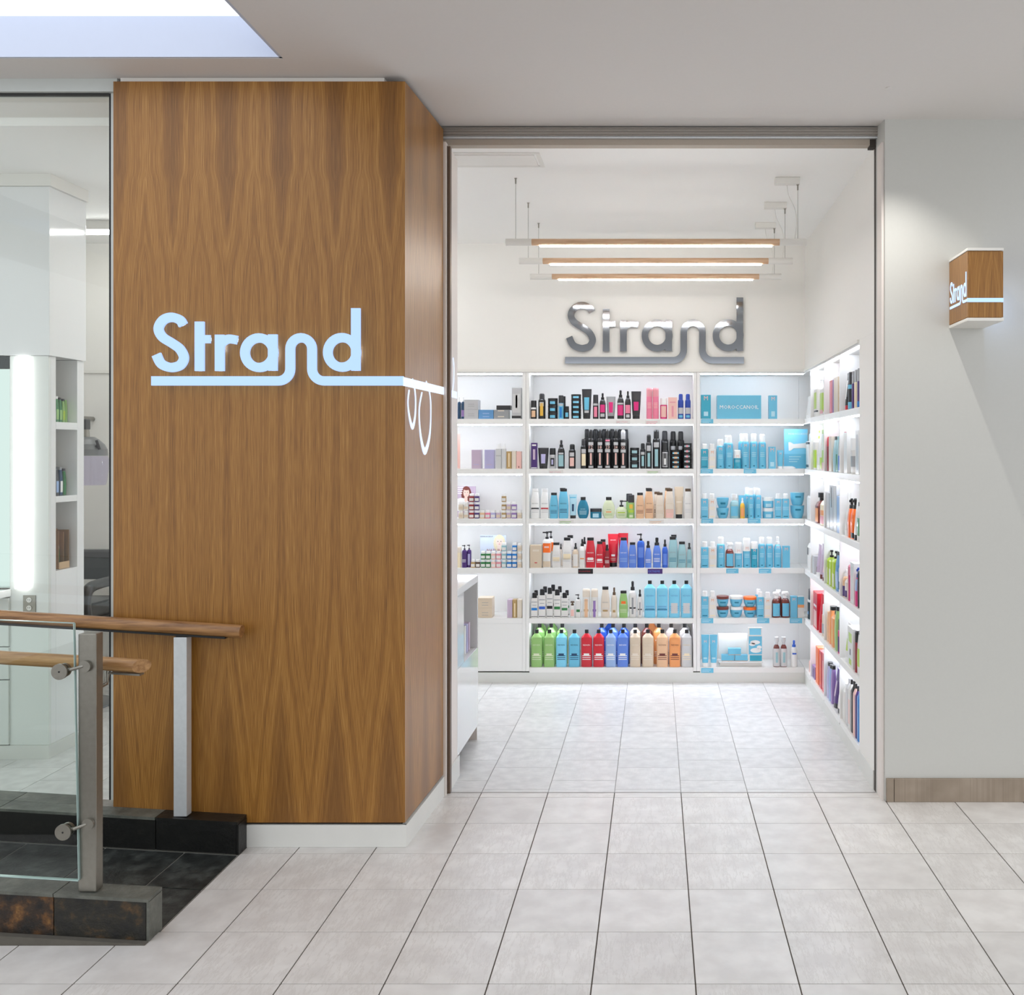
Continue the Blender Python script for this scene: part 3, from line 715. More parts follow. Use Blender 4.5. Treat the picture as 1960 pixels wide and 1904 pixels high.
# ================================================================ counter behind the pier
ct = thing('reception_counter', 'glossy white counter with glass display side behind steel post', 'counter')
cx1, cy0, cy1 = -0.966, 4.70, 5.245
cx0 = -1.75
MB().bbox(cx0, cx1, cy0, cy1, 0.855, 0.892, 0.002).build('worktop', M_gloss, ct)
ny, nz, nd = 4.857, 0.50, 0.22
MB().bbox(cx1 - 0.02, cx1, cy0, cy1 - 0.0005, 0.074, nz - 0.0005, 0.001).build('side_panel', M_gloss, ct)
MB().bbox(cx1 - 0.02, cx1, cy0, ny, nz, 0.8545, 0.001).build('side_panel', M_gloss, ct)
gp_ = mat('grey_panel', (206, 205, 203), 0.5, noise=0.02)
nb = MB()
nb.box(cx1 - nd, cx1 - 0.0205, ny - 0.015, cy1 - 0.021, nz - 0.012, nz)
nb.box(cx1 - nd, cx1 - 0.0205, ny - 0.015, ny, nz + 0.0005, 0.8545)
nb.box(cx1 - nd - 0.012, cx1 - nd - 0.0005, ny - 0.015, cy1 - 0.021, nz - 0.012, 0.8545)
nb.build('niche_lining', gp_, ct)
MB().box(cx0, cx1 - 0.0005, cy1 - 0.02, cy1, nz, 0.8545).build('end_panel', gp_, ct)
MB().box(cx0, cx1 - 0.0205, cy1 - 0.02, cy1, 0.074, nz - 0.0005).build('end_panel_lower', M_gloss, ct)
MB().box(cx0, cx0 + 0.02, cy0, cy1 - 0.021, 0.074, 0.8545).build('back_panel', M_gloss, ct)
MB().box(cx0, cx1 - 0.002, cy1 - 0.024, cy1 - 0.0205, 0.0, 0.074).build('leg', mat('leg_panel', (206, 196, 188), 0.5, noise=0.03), ct)
MB().box(cx0, cx1 - 0.002, cy0, cy0 + 0.02, 0.0, 0.0735).build('leg', MATS['leg_panel'], ct)

# ================================================================ salon seen through the window
st = thing('styling_station', 'glossy white mirror station column inside the salon window', 'cabinet')
qx, qy0, qy1 = -3.09, 4.897, 5.20
zc_ = Z(681, qy0)
MB().bbox(-4.55, qx + 0.012, qy0 - 0.012, qy1, zc_ + 0.001, Z(358, qy0), 0.002).build('upper_cabinet', M_gloss, st)
MB().box(-4.55, qx + 0.026, qy0 - 0.026, qy1 - 0.001, Z(358, qy0) + 0.0005, IZ - 0.0005).build('cornice', M_trim, st)
ni = [(Z(683, 5.05), Z(808, 5.05)), (Z(822, 5.05), Z(948, 5.05)), (Z(960, 5.05), Z(1088, 5.05))]
ya, yb = 4.957, 5.14
MB().box(-4.55, qx - 0.16, qy0 + 0.02, qy1, 0.07, zc_).build('core', M_white, st)
MB().bbox(qx - 0.1595, qx, qy0 + 0.0205, ya, 0.07, zc_, 0.001).build('side_stile', M_gloss, st)
MB().bbox(qx - 0.1595, qx, yb, qy1, 0.07, zc_, 0.001).build('side_stile', M_gloss, st)
zz = [zc_] + [q for p in ni for q in p] + [0.07]
for a, b in ((zz[0], zz[1]), (zz[2], zz[3]), (zz[4], zz[5]), (zz[6], zz[7])):
    if a - b > 0.002: MB().bbox(qx - 0.1594, qx, ya + 0.0005, yb - 0.0005, b, a - 0.0005, 0.001).build('niche_shelf', M_gloss, st)
MB().box(qx - 0.1593, qx - 0.15, ya + 0.001, yb - 0.001, ni[2][1], ni[0][0]).build('niche_back', mat('niche_grey', (190, 188, 176), 0.6, noise=0.05, nscale=200), st)
xm = X(18, qy0)
MB().bbox(xm + 0.002, qx, qy0, qy0 + 0.02, 0.07, zc_, 0.001).build('face_panel', mat('station_face', (226, 229, 225), 0.2, noise=0.01), st)
MB().box(-4.5, xm, qy0 + 0.006, qy0 + 0.018, Z(1125, qy0), Z(706, qy0)).build('mirror', M_mirror, st)
MB().box(-4.5, xm, qy0 + 0.002, qy0 + 0.018, Z(705, qy0), Z(682, qy0)).build('dark_screen', mat('dark_screen', (26, 34, 36), 0.15, noise=0.1), st)
MB().bbox(X(33, qy0), X(58, qy0), qy0 - 0.022, qy0 - 0.0005, Z(1126, qy0), Z(684, qy0), 0.004).build('light_tube', M_tubel, st)
op = MB().bbox(X(45, qy0), X(69, qy0), qy0 - 0.004, qy0 - 0.0005, Z(1172, qy0), Z(1139, qy0), 0.001).build('outlet_plate', M_steel, st)
for zq in (1148, 1163):
    s_ = MB().tube([(X(57, qy0), qy0 - 0.007, Z(zq, qy0)), (X(57, qy0), qy0 - 0.0043, Z(zq, qy0))], 0.013, 14).build('socket', M_trim, op)
    for dx in (-0.005, 0.005): MB().box(X(57, qy0) + dx - 0.001, X(57, qy0) + dx + 0.001, qy0 - 0.0076, qy0 - 0.0071, Z(zq, qy0) - 0.002, Z(zq, qy0) + 0.005).build('slot', M_black, s_)
xd = X(20, qy0)
MB().bbox(-4.5, xd + 0.004, qy0 - 0.10, qy0 - 0.0005, Z(1141, qy0), Z(1127, qy0), 0.003).build('ledge', M_gloss, st)
for a, b in ((1144, 1236), (1238, 1299), (1301, 1424)):
    MB().bbox(-4.5, xd - 0.002, qy0 - 0.012, qy0 - 0.0005, Z(b, qy0), Z(a, qy0), 0.0015).build('drawer_front', mat('drawer_white', (222, 225, 221), 0.25, noise=0.01), st)
MB().box(-4.5, qx + 0.004, qy0 - 0.006, qy1 + 0.002, 0.0, 0.0695).build('plinth', M_base, st)

# linear ceiling light of the salon, plus two unseen fill lights added for brightness
for lx0, lx1, ly, lb in ((-4.1, -2.85, 5.90, 'slim white ceiling light deep inside the salon window'), (-2.65, -1.35, 5.90, 'added unseen fill light behind the pier near back shelves'), (-2.65, -1.35, 5.10, 'added unseen fill light above the counter behind the pier')):
    sl_ = thing('ceiling_and_fill_light', lb, 'light', (0, 0, 0), 0, 'linear ceiling lights of the salon')
    MB().bbox(lx0, lx1, ly - 0.04, ly + 0.04, IZ - 0.055, IZ - 0.0005, 0.002).build('housing', M_trim, sl_)
    MB().box(lx0 + 0.02, lx1 - 0.02, ly - 0.03, ly + 0.03, IZ - 0.072, IZ - 0.0555).build('diffuser', emitter('salon_and_fill_diffuser', (255, 255, 255), 16.0), sl_)

# hooded dryer on its arm, and the chair below it
YH = 5.95
hx = X(171, YH); hz = Z(868, YH); sc_ = YH / F
hdr = thing('hood_dryer', 'grey hooded hair dryer with translucent lilac visor in salon', 'hair dryer', (hx, YH, hz))
def pr(*pts, e=2.2): return [(-y * sc_, hw * sc_, hw * sc_, e) for y, hw in pts]
MB().loft(pr((4, 31), (-8, 30), (-18, 25), (-27, 16), (-32, 9)), 28).build('dome', mat('dryer_grey', (112, 114, 114), 0.3, noise=0.2, nscale=200), hdr)
MB().loft([(-60 * sc_, 28 * sc_, 28 * sc_, 2), (-52 * sc_, 30 * sc_, 30 * sc_, 2), (-30 * sc_, 33 * sc_, 33 * sc_, 2), (-12 * sc_, 33.5 * sc_, 33.5 * sc_, 2), (-4.5 * sc_, 31.5 * sc_, 31.5 * sc_, 2)], 28, cap1=False).build('visor', M_lilac, hdr)
MB().tube([(-6 * sc_, 0, 30 * sc_), (-7 * sc_, 0, 46 * sc_)], 6 * sc_, 14).build('neck', M_steel, hdr)
MB().bbox(-15 * sc_, -2 * sc_, -8 * sc_, 8 * sc_, 46 * sc_, 66 * sc_, 0.006).build('arm_joint', M_leather, hdr)
MB().tube([(-8 * sc_, 0, 60 * sc_), (-30 * sc_, 0.02, 72 * sc_), (-90 * sc_, 0.30, 72 * sc_), (-95 * sc_, 0.56, 72 * sc_)], 0.016, 12).build('wall_arm', M_steel, hdr)
k_ = MB().tube([(20 * sc_, -14 * sc_, 12 * sc_), (27 * sc_, -17 * sc_, 16 * sc_)], 0.010, 10).build('knob', M_black, hdr)
MB().tube([(24 * sc_, -18 * sc_, 25 * sc_), (30 * sc_, -18 * sc_, 8 * sc_)], 0.008, 8).build('knob_bar', M_black, k_)

YQ = 5.90
ch = thing('salon_chair', 'black leather salon chair with looped armrests behind window', 'chair', (X(172, YQ), YQ, 0))
cs = YQ / F
zf = lambda py: Z(py, YQ)
bk = MB().loft([(zf(1118), 0.25, 0.05, 3.5), (zf(1095), 0.26, 0.055, 3.5), (zf(1075), 0.25, 0.055, 3.2), (zf(1064), 0.21, 0.045, 2.6), (zf(1060), 0.14, 0.03, 2.2)], 24)
o = bk.build('backrest', M_leather, ch); o.location = (-0.15, 0.28, 0.0)
MB().bbox(-0.40, 0.10, -0.26, 0.26, zf(1190), zf(1150), 0.03).build('seat', M_leather, ch)
for sx in (-0.44, 0.125):
    P = [(-0.24, zf(1178)), (-0.26, zf(1140)), (-0.22, zf(1117)), (-0.10, zf(1112)), (0.06, zf(1113)), (0.2, zf(1122)), (0.26, zf(1145)), (0.24, zf(1178)), (0.10, zf(1184)), (-0.10, zf(1184)), (-0.24, zf(1178))]
    MB().tube([(sx, u, v) for u, v in catmull(P, 4)], 0.032, 10).build('armrest', M_leather, ch)
MB().tube([(-0.15, 0, 0.02), (-0.15, 0, zf(1191))], 0.035, 14).build('column', M_chrome, ch)
MB().loft([(0.001, 0.26, 0.26, 2), (0.012, 0.26, 0.26, 2), (0.03, 0.10, 0.10, 2)], 28).build('base_plate', M_chrome, ch).location = (-0.15, 0, 0)
MB().tube([(-0.30, -0.38, 0.16), (0.0, -0.38, 0.16)], 0.014, 10).tube([(-0.15, -0.38, 0.16), (-0.15, -0.05, 0.30)], 0.012, 8).build('footrest', M_chrome, ch)
# ================================================================ products
PAL = dict(k=(20, 20, 22), K=(44, 44, 48), w=(240, 240, 238), W=(226, 224, 220), g=(150, 152, 154), s=(190, 190, 192), t=(46, 160, 186), T=(104, 186, 216), l=(126, 204, 232), d=(20, 120, 150),
           b=(44, 92, 190), B=(30, 66, 160), p=(92, 130, 214), c=(150, 178, 220), r=(196, 24, 44), R=(140, 16, 30), o=(232, 156, 96), O=(240, 110, 30), a=(228, 186, 148), A=(214, 196, 172), e=(226, 214, 198),
           y=(226, 178, 60), n=(146, 188, 112), N=(176, 204, 60), G=(40, 120, 60), m=(214, 222, 188), q=(232, 128, 156), Q=(214, 40, 120), v=(70, 40, 110), V=(150, 120, 180), h=(196, 176, 196), H=(180, 176, 214), f=(236, 190, 180),
           x=(110, 48, 40), u=(84, 62, 40), z=(176, 146, 96), i=(150, 190, 196), j=(0, 118, 196), D=(14, 60, 96), L=(176, 216, 230), C=(205, 205, 205), E=(240, 224, 190), P=(226, 150, 160), M=(96, 150, 200))
PAL['1'] = (214, 224, 238)
PAL['2'] = (168, 92, 92)
def pm(c):
    return mat('product_' + c, PAL[c], 0.28, noise=0.03, nscale=25, coat=0.15)
def cyl(z0, z1, a, b=None, p=2.0): return [(z0, a, b or a, p), (z1, a, b or a, p)]
K = {}
def kind(k):
    if k in K: return K[k]
    body = cap = None; extra = None; n = 14
    if k == 'shoulder': body = [(0, .45, .45, 4), (.02, .47, .47, 4), (.42, .5, .5, 4), (.66, .44, .46, 4), (.90, .33, .34, 3.5)]; cap = cyl(.905, 1, .34, .34, 3.5)
    elif k == 'litre': body = [(0, .47, .47, 4), (.015, .49, .49, 4), (.74, .5, .5, 4), (.80, .47, .48, 4), (.905, .17, .2, 2.5)]; cap = cyl(.906, 1, .17, .19, 2.5)
    elif k == 'aero': body = [(0, .48, .48, 2), (.012, .5, .5, 2), (.70, .5, .5, 2), (.745, .47, .47, 2), (.775, .38, .38, 2)]; cap = [(.776, .37, .37, 2), (.96, .36, .36, 2), (1, .28, .28, 2)]
    elif k == 'can': body = [(0, .48, .48, 2), (.012, .5, .5, 2), (.66, .5, .5, 2), (.675, .46, .46, 2)]; cap = [(.676, .47, .47, 2), (.985, .46, .46, 2), (1, .42, .42, 2)]
    elif k == 'tube': body = [(.13, .37, .5, 2.4), (.35, .42, .42, 2.2), (.7, .47, .24, 2.2), (.93, .5, .07, 2.6), (1, .5, .05, 6)]; cap = cyl(0, .128, .36, .48, 2.6)
    elif k == 'sq': body = [(0, .49, .49, 7), (.76, .5, .5, 7), (.79, .47, .47, 6)]; cap = [(.791, .33, .36, 3), (.97, .32, .35, 3), (1, .27, .3, 3)]
    elif k == 'foam': body = [(0, .49, .49, 2.4), (.56, .5, .5, 2.4)]; cap = [(.561, .5, .5, 2.4), (.62, .47, .47, 2.4), (.95, .45, .45, 2.4), (1, .38, .38, 2.4)]
    elif k == 'jar': body = [(0, .45, .45, 2), (.04, .49, .49, 2), (.66, .49, .49, 2)]; cap = cyl(.665, 1, .5)
    elif k == 'bowl': body = [(0, .30, .30, 2), (.03, .33, .33, 2), (.35, .44, .44, 2), (.72, .48, .48, 2)]; cap = [(.725, .5, .5, 2), (.98, .5, .5, 2), (1, .48, .48, 2)]
    elif k == 'invbowl': body = [(0, .34, .34, 2), (.15, .40, .40, 2), (.45, .47, .47, 2), (.985, .5, .5, 2)]; cap = cyl(.986, 1, .5)
    elif k == 'mini': body = [(0, .46, .46, 8), (.03, .5, .5, 8), (.66, .5, .5, 8), (.69, .47, .47, 8)]; cap = [(.695, .40, .40, 5), (.93, .42, .42, 5), (1, .36, .36, 5)]
    elif k == 'oval': body = [(0, .30, .40, 2.4), (.05, .38, .44, 2.4), (.22, .48, .5, 2.4), (.38, .5, .5, 2.4), (.56, .46, .47, 2.4), (.74, .35, .4, 2.4), (.85, .23, .3, 2.4)]; cap = cyl(.851, 1, .22, .28, 2.6)
    elif k == 'flask': body = [(0, .47, .47, 3), (.02, .5, .5, 3), (.58, .5, .5, 3), (.68, .42, .42, 2.6), (.74, .26, .26, 2)]; cap = [(.741, .28, .28, 2), (.84, .28, .28, 2), (.86, .14, .14, 2), (.90, .14, .14, 2), (.905, .42, .26, 3), (.97, .40, .24, 3), (1, .3, .18, 3)]
    elif k == 'flaskcap': body = [(0, .47, .47, 3), (.02, .5, .5, 3), (.56, .5, .5, 3), (.68, .40, .40, 2.6), (.75, .22, .22, 2)]; cap = [(.751, .24, .24, 2), (.84, .24, .24, 2), (.845, .33, .33, 2.4), (1, .33, .33, 2.4)]
    elif k == 'pump': body = [(0, .47, .47, 3.6), (.02, .5, .5, 3.6), (.70, .5, .5, 3.6), (.76, .44, .44, 3), (.79, .20, .2, 2)]; cap = [(.791, .2, .2, 2), (.85, .2, .2, 2), (.855, .07, .07, 2), (.94, .07, .07, 2), (.945, .16, .16, 2), (1, .15, .15, 2)]; extra = (-.52, -.05, -.07, .07, .955, .99)
    elif k == 'ovalpump': body = [(0, .34, .4, 2.2), (.05, .42, .46, 2.2), (.28, .5, .5, 2.2), (.48, .45, .46, 2.2), (.64, .25, .3, 2.2)]; cap = [(.641, .17, .2, 2), (.74, .17, .2, 2), (.745, .06, .07, 2), (.90, .06, .07, 2), (.905, .14, .16, 2), (1, .13, .15, 2)]; extra = (.05, .46, -.07, .07, .92, .98)
    elif k == 'spray': body = [(0, .47, .47, 2.6), (.02, .5, .5, 2.6), (.60, .5, .5, 2.6), (.70, .40, .40, 2.2), (.75, .24, .24, 2)]; cap = [(.751, .27, .27, 2), (.84, .25, .25, 2), (.85, .15, .15, 2), (.97, .17, .17, 2), (1, .12, .12, 2)]; extra = (-.04, .04, -.30, -.1, .92, .97)
    elif k == 'tspray': body = [(0, .46, .46, 3.5), (.40, .5, .5, 3.5), (.60, .42, .44, 3.5), (.74, .28, .3, 3)]; cap = [(.741, .29, .3, 2.2), (.83, .27, .28, 2.2), (.84, .17, .17, 2), (.97, .20, .2, 2), (1, .15, .15, 2)]; extra = (-.05, .05, -.32, -.1, .90, .96)
    elif k == 'roundtop': body = [(0, .48, .48, 2.4), (.012, .5, .5, 2.4), (.72, .5, .5, 2.4)]; cap = [(.722, .5, .5, 2.4), (.95, .5, .5, 2.4), (1, .42, .42, 2.4)]
    elif k == 'box': body = [(0, .5, .5, 60), (1, .5, .5, 60)]
    out = []
    if k == 'box': out.append(('carton', MB().bbox(-.5, .5, -.5, .5, 0, 1, 0.012).mesh('carton'), 0))
    else:
        out.append(('body', MB().loft(body, n).mesh('body'), 0))
        c = MB().loft(cap, n)
        if extra: c.box(*extra)
        out.append(('pump_head' if extra else ('lid' if k in ('jar', 'bowl', 'invbowl') else 'cap'), c.mesh('cap'), 1))
    K[k] = (body, out)
    return K[k]
PATCH = {}
ROUND = {'aero', 'can', 'jar', 'bowl', 'invbowl', 'foam', 'spray', 'mini', 'flask', 'flaskcap', 'roundtop', 'pump'}
CATN = dict(shoulder='bottle', litre='bottle', aero='spray can', can='can', tube='tube', sq='bottle', foam='bottle', jar='jar', bowl='jar', invbowl='jar', mini='bottle', oval='bottle', flask='bottle', flaskcap='bottle', pump='bottle', ovalpump='bottle', spray='bottle', tspray='bottle', roundtop='bottle', box='box')
NAMEN = dict(shoulder='shampoo_bottle', litre='litre_bottle', aero='aerosol_can', can='hair_product_can', tube='squeeze_tube', sq='square_bottle', foam='foam_bottle', jar='jar', bowl='jar', invbowl='jar', mini='small_bottle', oval='oval_bottle', flask='pump_flask', flaskcap='flask', pump='pump_bottle', ovalpump='pump_bottle', spray='spray_bottle', tspray='spray_bottle', roundtop='cylinder_bottle', box='carton_box')
def product(k, loc, w, d, h, label, body, cap, bands=(), texts=(), rz=0.0, group=None):
    prof, parts = kind(k)
    e = thing(NAMEN[k], label, CATN[k], loc, rz, group)
    for nm, me, r in parts: inst(me, nm, pm(cap if r else body), e, scale=(w, d, h))
    for bnd in bands:
        z0, z1, cc = bnd[:3]; ang = bnd[3] if len(bnd) > 3 else (60 if k in ROUND else 90 if k == 'box' else 62)
        key = (k, z0, z1, ang)
        if key not in PATCH:
            if k == 'box': PATCH[key] = MB().box(-.5 * ang / 90, .5 * ang / 90, -.506, -.5005, z0, z1).mesh('label')
            else: PATCH[key] = MB().patch(prof, z0, z1, ang).mesh('label')
        inst(PATCH[key], 'label', pm(cc), e, scale=(w, d, h))
    for tx in texts:
        s, z, wf, cc = tx[:4]; up = len(tx) > 4
        hd = max((q[2] for q in prof if q[0] <= z + .01), default=.5)
        if up: inst(textmesh(s, 1), 'print', pm(cc), e, (0, -d * hd * 1.03 - 0.0006, z * h), (h * wf, 1, h * wf), (0, -math.pi / 2, 0))
        else: inst(textmesh(s, 1), 'print', pm(cc), e, (0, -d * hd * 1.03 - 0.0006, z * h), (w * wf, 1, w * wf))
    return e
SHELF = ['top shelf', 'second shelf', 'third shelf', 'fourth shelf', 'fifth shelf', 'bottom shelf']
def words(s): return len(s.replace(',', '').split())
def mklabel(desc, place, bay, shelf):
    return f'{desc}, {place}, {SHELF[shelf]}, {bay}'
def row(bay, shelf, items, ox, sx, base, rear=0.0, front=None):
    """items: (kind, x0, x1, top, description, body, cap, bands, texts, options) in enlarged-photo pixels"""
    z = SZ[shelf]; cnt = 0
    for it in items:
        k, x0, x1, top, desc, body, cap = it[:7]
        bands = it[7] if len(it) > 7 else (); texts = it[8] if len(it) > 8 else (); op = it[9] if len(it) > 9 else {}
        dy = rear + op.get('dy', 0.0)
        cnt += 1
        y = YB + 0.05 + dy
        w = (x1 - x0) / sx * y / F
        d = op.get('d') or (w if k in ROUND else min(w * 0.62, 0.09))
        d = min(d, 0.14)
        yc = YB + 0.014 + dy + d / 2
        xc = X(ox + (x0 + x1) / 2 / sx, yc)
        n = op.get('stack', 1)
        hh = (op.get('base', base) - top) / sx * yc / F
        place = op.get('place') or (f'{ORD[cnt - 1]} from left' if not rear else f'{ORD[cnt - 1]} from left in back row')
        for q in range(n):
            h1 = hh / n
            pl = place if n == 1 else f'{ORD[q]} up in {ORD[cnt-1]} column'
            zz = z + 0.0004 + q * (h1 + 0.0002) + op.get('dz', 0.0)
            bd, cp, bn = body, cap, bands
            if n > 1 and isinstance(cap, list): cp = cap[q % len(cap)]
            if n > 1 and isinstance(body, list): bd = body[q % len(body)]
            product(k, (xc, yc, zz), w * 0.985, d, h1 - 0.0004, mklabel(desc, pl, bay, shelf), bd, cp, bn, texts, 0.0, f'products on the {SHELF[shelf]} of the {bay}')
    return cnt
BARS = lambda z, c, n=3, st=.05: tuple((z - st * i, z - st * i + .018, c, 34) for i in range(n))

# ---- centre bay
CB = 'centre bay'; o1 = (1000, 5.765)
RB = [('REDKEN', .60, .66, 'K')]
def rk(x0, x1, top, desc, body, cap='k', tc='K', bars='K', lab=(), kd='shoulder', **op):
    return (kd, x0, x1, top, desc, body, cap, tuple(lab) + BARS(.30, bars, 3), [('REDKEN', .50 if kd == 'shoulder' else .60, .62, tc)], op)
row(CB, 0, [
    ('can', 92, 158, 382, 'short black can with peach label', 'k', 'k', [(.1, .45, 'a', 40), (.52, .62, 'w')]),
    ('aero', 175, 255, 305, 'black aerosol with yellow lettering', 'k', 'K', [(.12, .62, 'y', 26), (.5, .66, 's', 36)]),
    ('jar', 280, 393, 358, 'black jar with pale blue label', 'k', 'k', [(.15, .55, 'T', 30)], (), dict(stack=3)),
    ('can', 396, 455, 325, 'black can with bright blue label', 'T', 'K', [(.55, .65, 's'), (.05, .5, 'j', 24)]),
    ('can', 467, 515, 445, 'small black can with blue band', 'k', 'k', [(.15, .5, 'T', 40)]),
    ('jar', 536, 650, 315, 'flat black jar, blue-white label', 'k', 'k', [(.2, .6, 'l', 34)], (), dict(stack=5)),
    ('tube', 655, 765, 255, 'tall black tube with blue print', 'K', 'k', [(.30, .72, 'T', 30), (.2, .28, 's', 30)]),
    ('can', 777, 840, 318, 'black can with pink print', 'k', 'K', [(.08, .5, 'q', 34), (.55, .64, 's')]),
    ('spray', 850, 920, 300, 'black spray bottle with pink label', 'k', 'k', [(.25, .55, 'Q', 44), (.08, .2, 's', 34)]),
    ('tube', 925, 1028, 338, 'charcoal tube with magenta print', 'g', 'k', [(.28, .75, 'Q', 26)]),
    ('spray', 1045, 1120, 268, 'slim black spray bottle with magenta label', 'k', 'k', [(.12, .48, 'Q', 48), (.5, .56, 's')]),
    ('spray', 1130, 1197, 278, 'black spray bottle with magenta patch and white spot', 'k', 'k', [(.2, .5, 'q', 48), (.05, .16, 's', 30)]),
    ('tube', 1200, 1310, 280, 'black and silver tube with magenta print', 'K', 'k', [(.3, .62, 'Q', 30)]),
    ('roundtop', 1367, 1434, 243, 'tall pink bottle standing left of its twin', 'q', 'P', BARS(.5, 'f', 4)),
    ('roundtop', 1436, 1505, 243, 'tall pink bottle standing right of its twin', 'q', 'P', BARS(.5, 'f', 4)),
    ('can', 1518, 1597, 355, 'magenta and white can with white cap', 'Q', 'w', [(.08, .62, 'f', 44)]),
    ('box', 1607, 1706, 348, 'flat pink carton', 'f', 'f', [(.75, .8, 'P', 60), (.1, .6, 'P', 20)]),
    ('aero', 1715, 1778, 310, 'royal blue aerosol with silver band', 'B', 'B', [(.2, .45, 's'), (.05, .15, 'T', 40)]),
    ('aero', 1793, 1857, 310, 'royal blue aerosol at right end', 'B', 'B', [(.2, .45, 's'), (.05, .15, 'T', 40)]),
], *o1, 585)
row(CB, 0, [('can', 436, 478, 330, 'black can hidden behind blue can', 'k', 'k')], *o1, 585, rear=0.09)
big = [(.10, .40, 'f', 14), (.02, .07, 's', 44), (.42, .5, 's', 52), (.6, .68, 's', 44)]
row(CB, 1, [
    ('box', 97, 165, 850, 'tall purple carton', 'v', 'v', [(.88, .94, 'w', 60), (.35, .75, 'h', 34), (.02, .05, 'w', 80)]),
    ('tube', 172, 292, 905, 'wide black tube with lilac scribble', 'K', 'k', [(.25, .7, 'H', 24)]),
    ('can', 296, 370, 908, 'silver bottle with black cap', 's', 'k', [(.12, .52, 'k', 36), (.2, .44, 'H', 16)]),
    ('spray', 390, 467, 820, 'black pump spray with teal label', 'k', 'k', [(.08, .48, 'i', 40), (.5, .56, 's', 40)]),
    ('aero', 510, 587, 865, 'short black aerosol with peach label', 'k', 'k', [(.1, .45, 'f', 36), (.5, .66, 's', 40)]),
    ('aero', 640, 715, 808, 'small black aerosol with gold label', 'k', 'K', [(.1, .5, 'E', 36), (.52, .66, 's', 40)]),
    ('aero', 718, 797, 705, 'tall black aerosol numbered 12', 'k', 'k', big, [('12', .55, .55, 'f')]),
    ('aero', 820, 893, 705, 'tall black aerosol numbered 18', 'k', 'k', big, [('18', .55, .55, 'f')]),
    ('aero', 903, 978, 705, 'tall black aerosol numbered 23 with pink tag', 'k', 'k', big + [(.70, .74, 'q', 40)], [('23', .55, .6, 'f')]),
    ('aero', 996, 1067, 705, 'tall black aerosol numbered 28', 'k', 'k', big, [('28', .55, .55, 'f')]),
    ('aero', 1076, 1148, 712, 'tall black aerosol numbered 32 with clear cap', 'k', 's', big, [('32', .55, .55, 'f')]),
    ('jar', 1185, 1290, 905, 'black jar with pale green label', 'k', 'k', [(.2, .6, 'i', 34)], (), dict(stack=3)),
    ('aero', 1298, 1358, 855, 'small black aerosol with mint print', 'k', 'k', [(.1, .5, 'i', 26), (.55, .66, 's', 44)]),
    ('aero', 1362, 1427, 760, 'medium black aerosol with mint print', 'k', 'k', [(.06, .46, 'i', 26), (.52, .68, 's', 44)]),
    ('aero', 1436, 1520, 708, 'tall black aerosol with mint print', 'k', 'k', [(.06, .5, 'i', 26), (.55, .68, 's', 44)]),
    ('can', 1530, 1615, 840, 'black can with framed white label', 'k', 'k', [(.06, .62, 's', 44), (.09, .58, 'k', 38), (.15, .38, 'w', 16)]),
    ('jar', 1627, 1752, 935, 'flat black jar, orange-blue label', 'k', 'k', [(.2, .6, 'a', 18), (.25, .55, 'l', 34)], (), dict(stack=4)),
    ('jar', 1760, 1870, 855, 'flat black jar, pink-teal label', 'k', 'k', [(.25, .55, 'i', 34), (.2, .6, 'P', 14)], (), dict(stack=5)),
], *o1, 1135)
row(CB, 1, [
    ('aero', 676, 746, 702, 'tall black aerosol', 'k', 'k'), ('aero', 770, 842, 702, 'tall black aerosol', 'k', 'k'), ('aero', 868, 940, 702, 'tall black aerosol', 'k', 'k'),
    ('aero', 955, 1025, 702, 'tall black aerosol', 'k', 'k'), ('aero', 1045, 1110, 704, 'tall black aerosol', 'k', 'k'), ('aero', 1112, 1175, 706, 'tall black aerosol', 'k', 'K'),
    ('aero', 1528, 1612, 722, 'tall dark aerosol with white band', 'k', 'K', [(.56, .62, 'w', 60)]), ('aero', 1622, 1702, 727, 'tall navy-black aerosol', 'k', 'k', [(.5, .6, 's', 40)]), ('aero', 1706, 1786, 727, 'tall navy-black aerosol', 'k', 'k', [(.5, .6, 's', 40)]),
], *o1, 1135, rear=0.12)
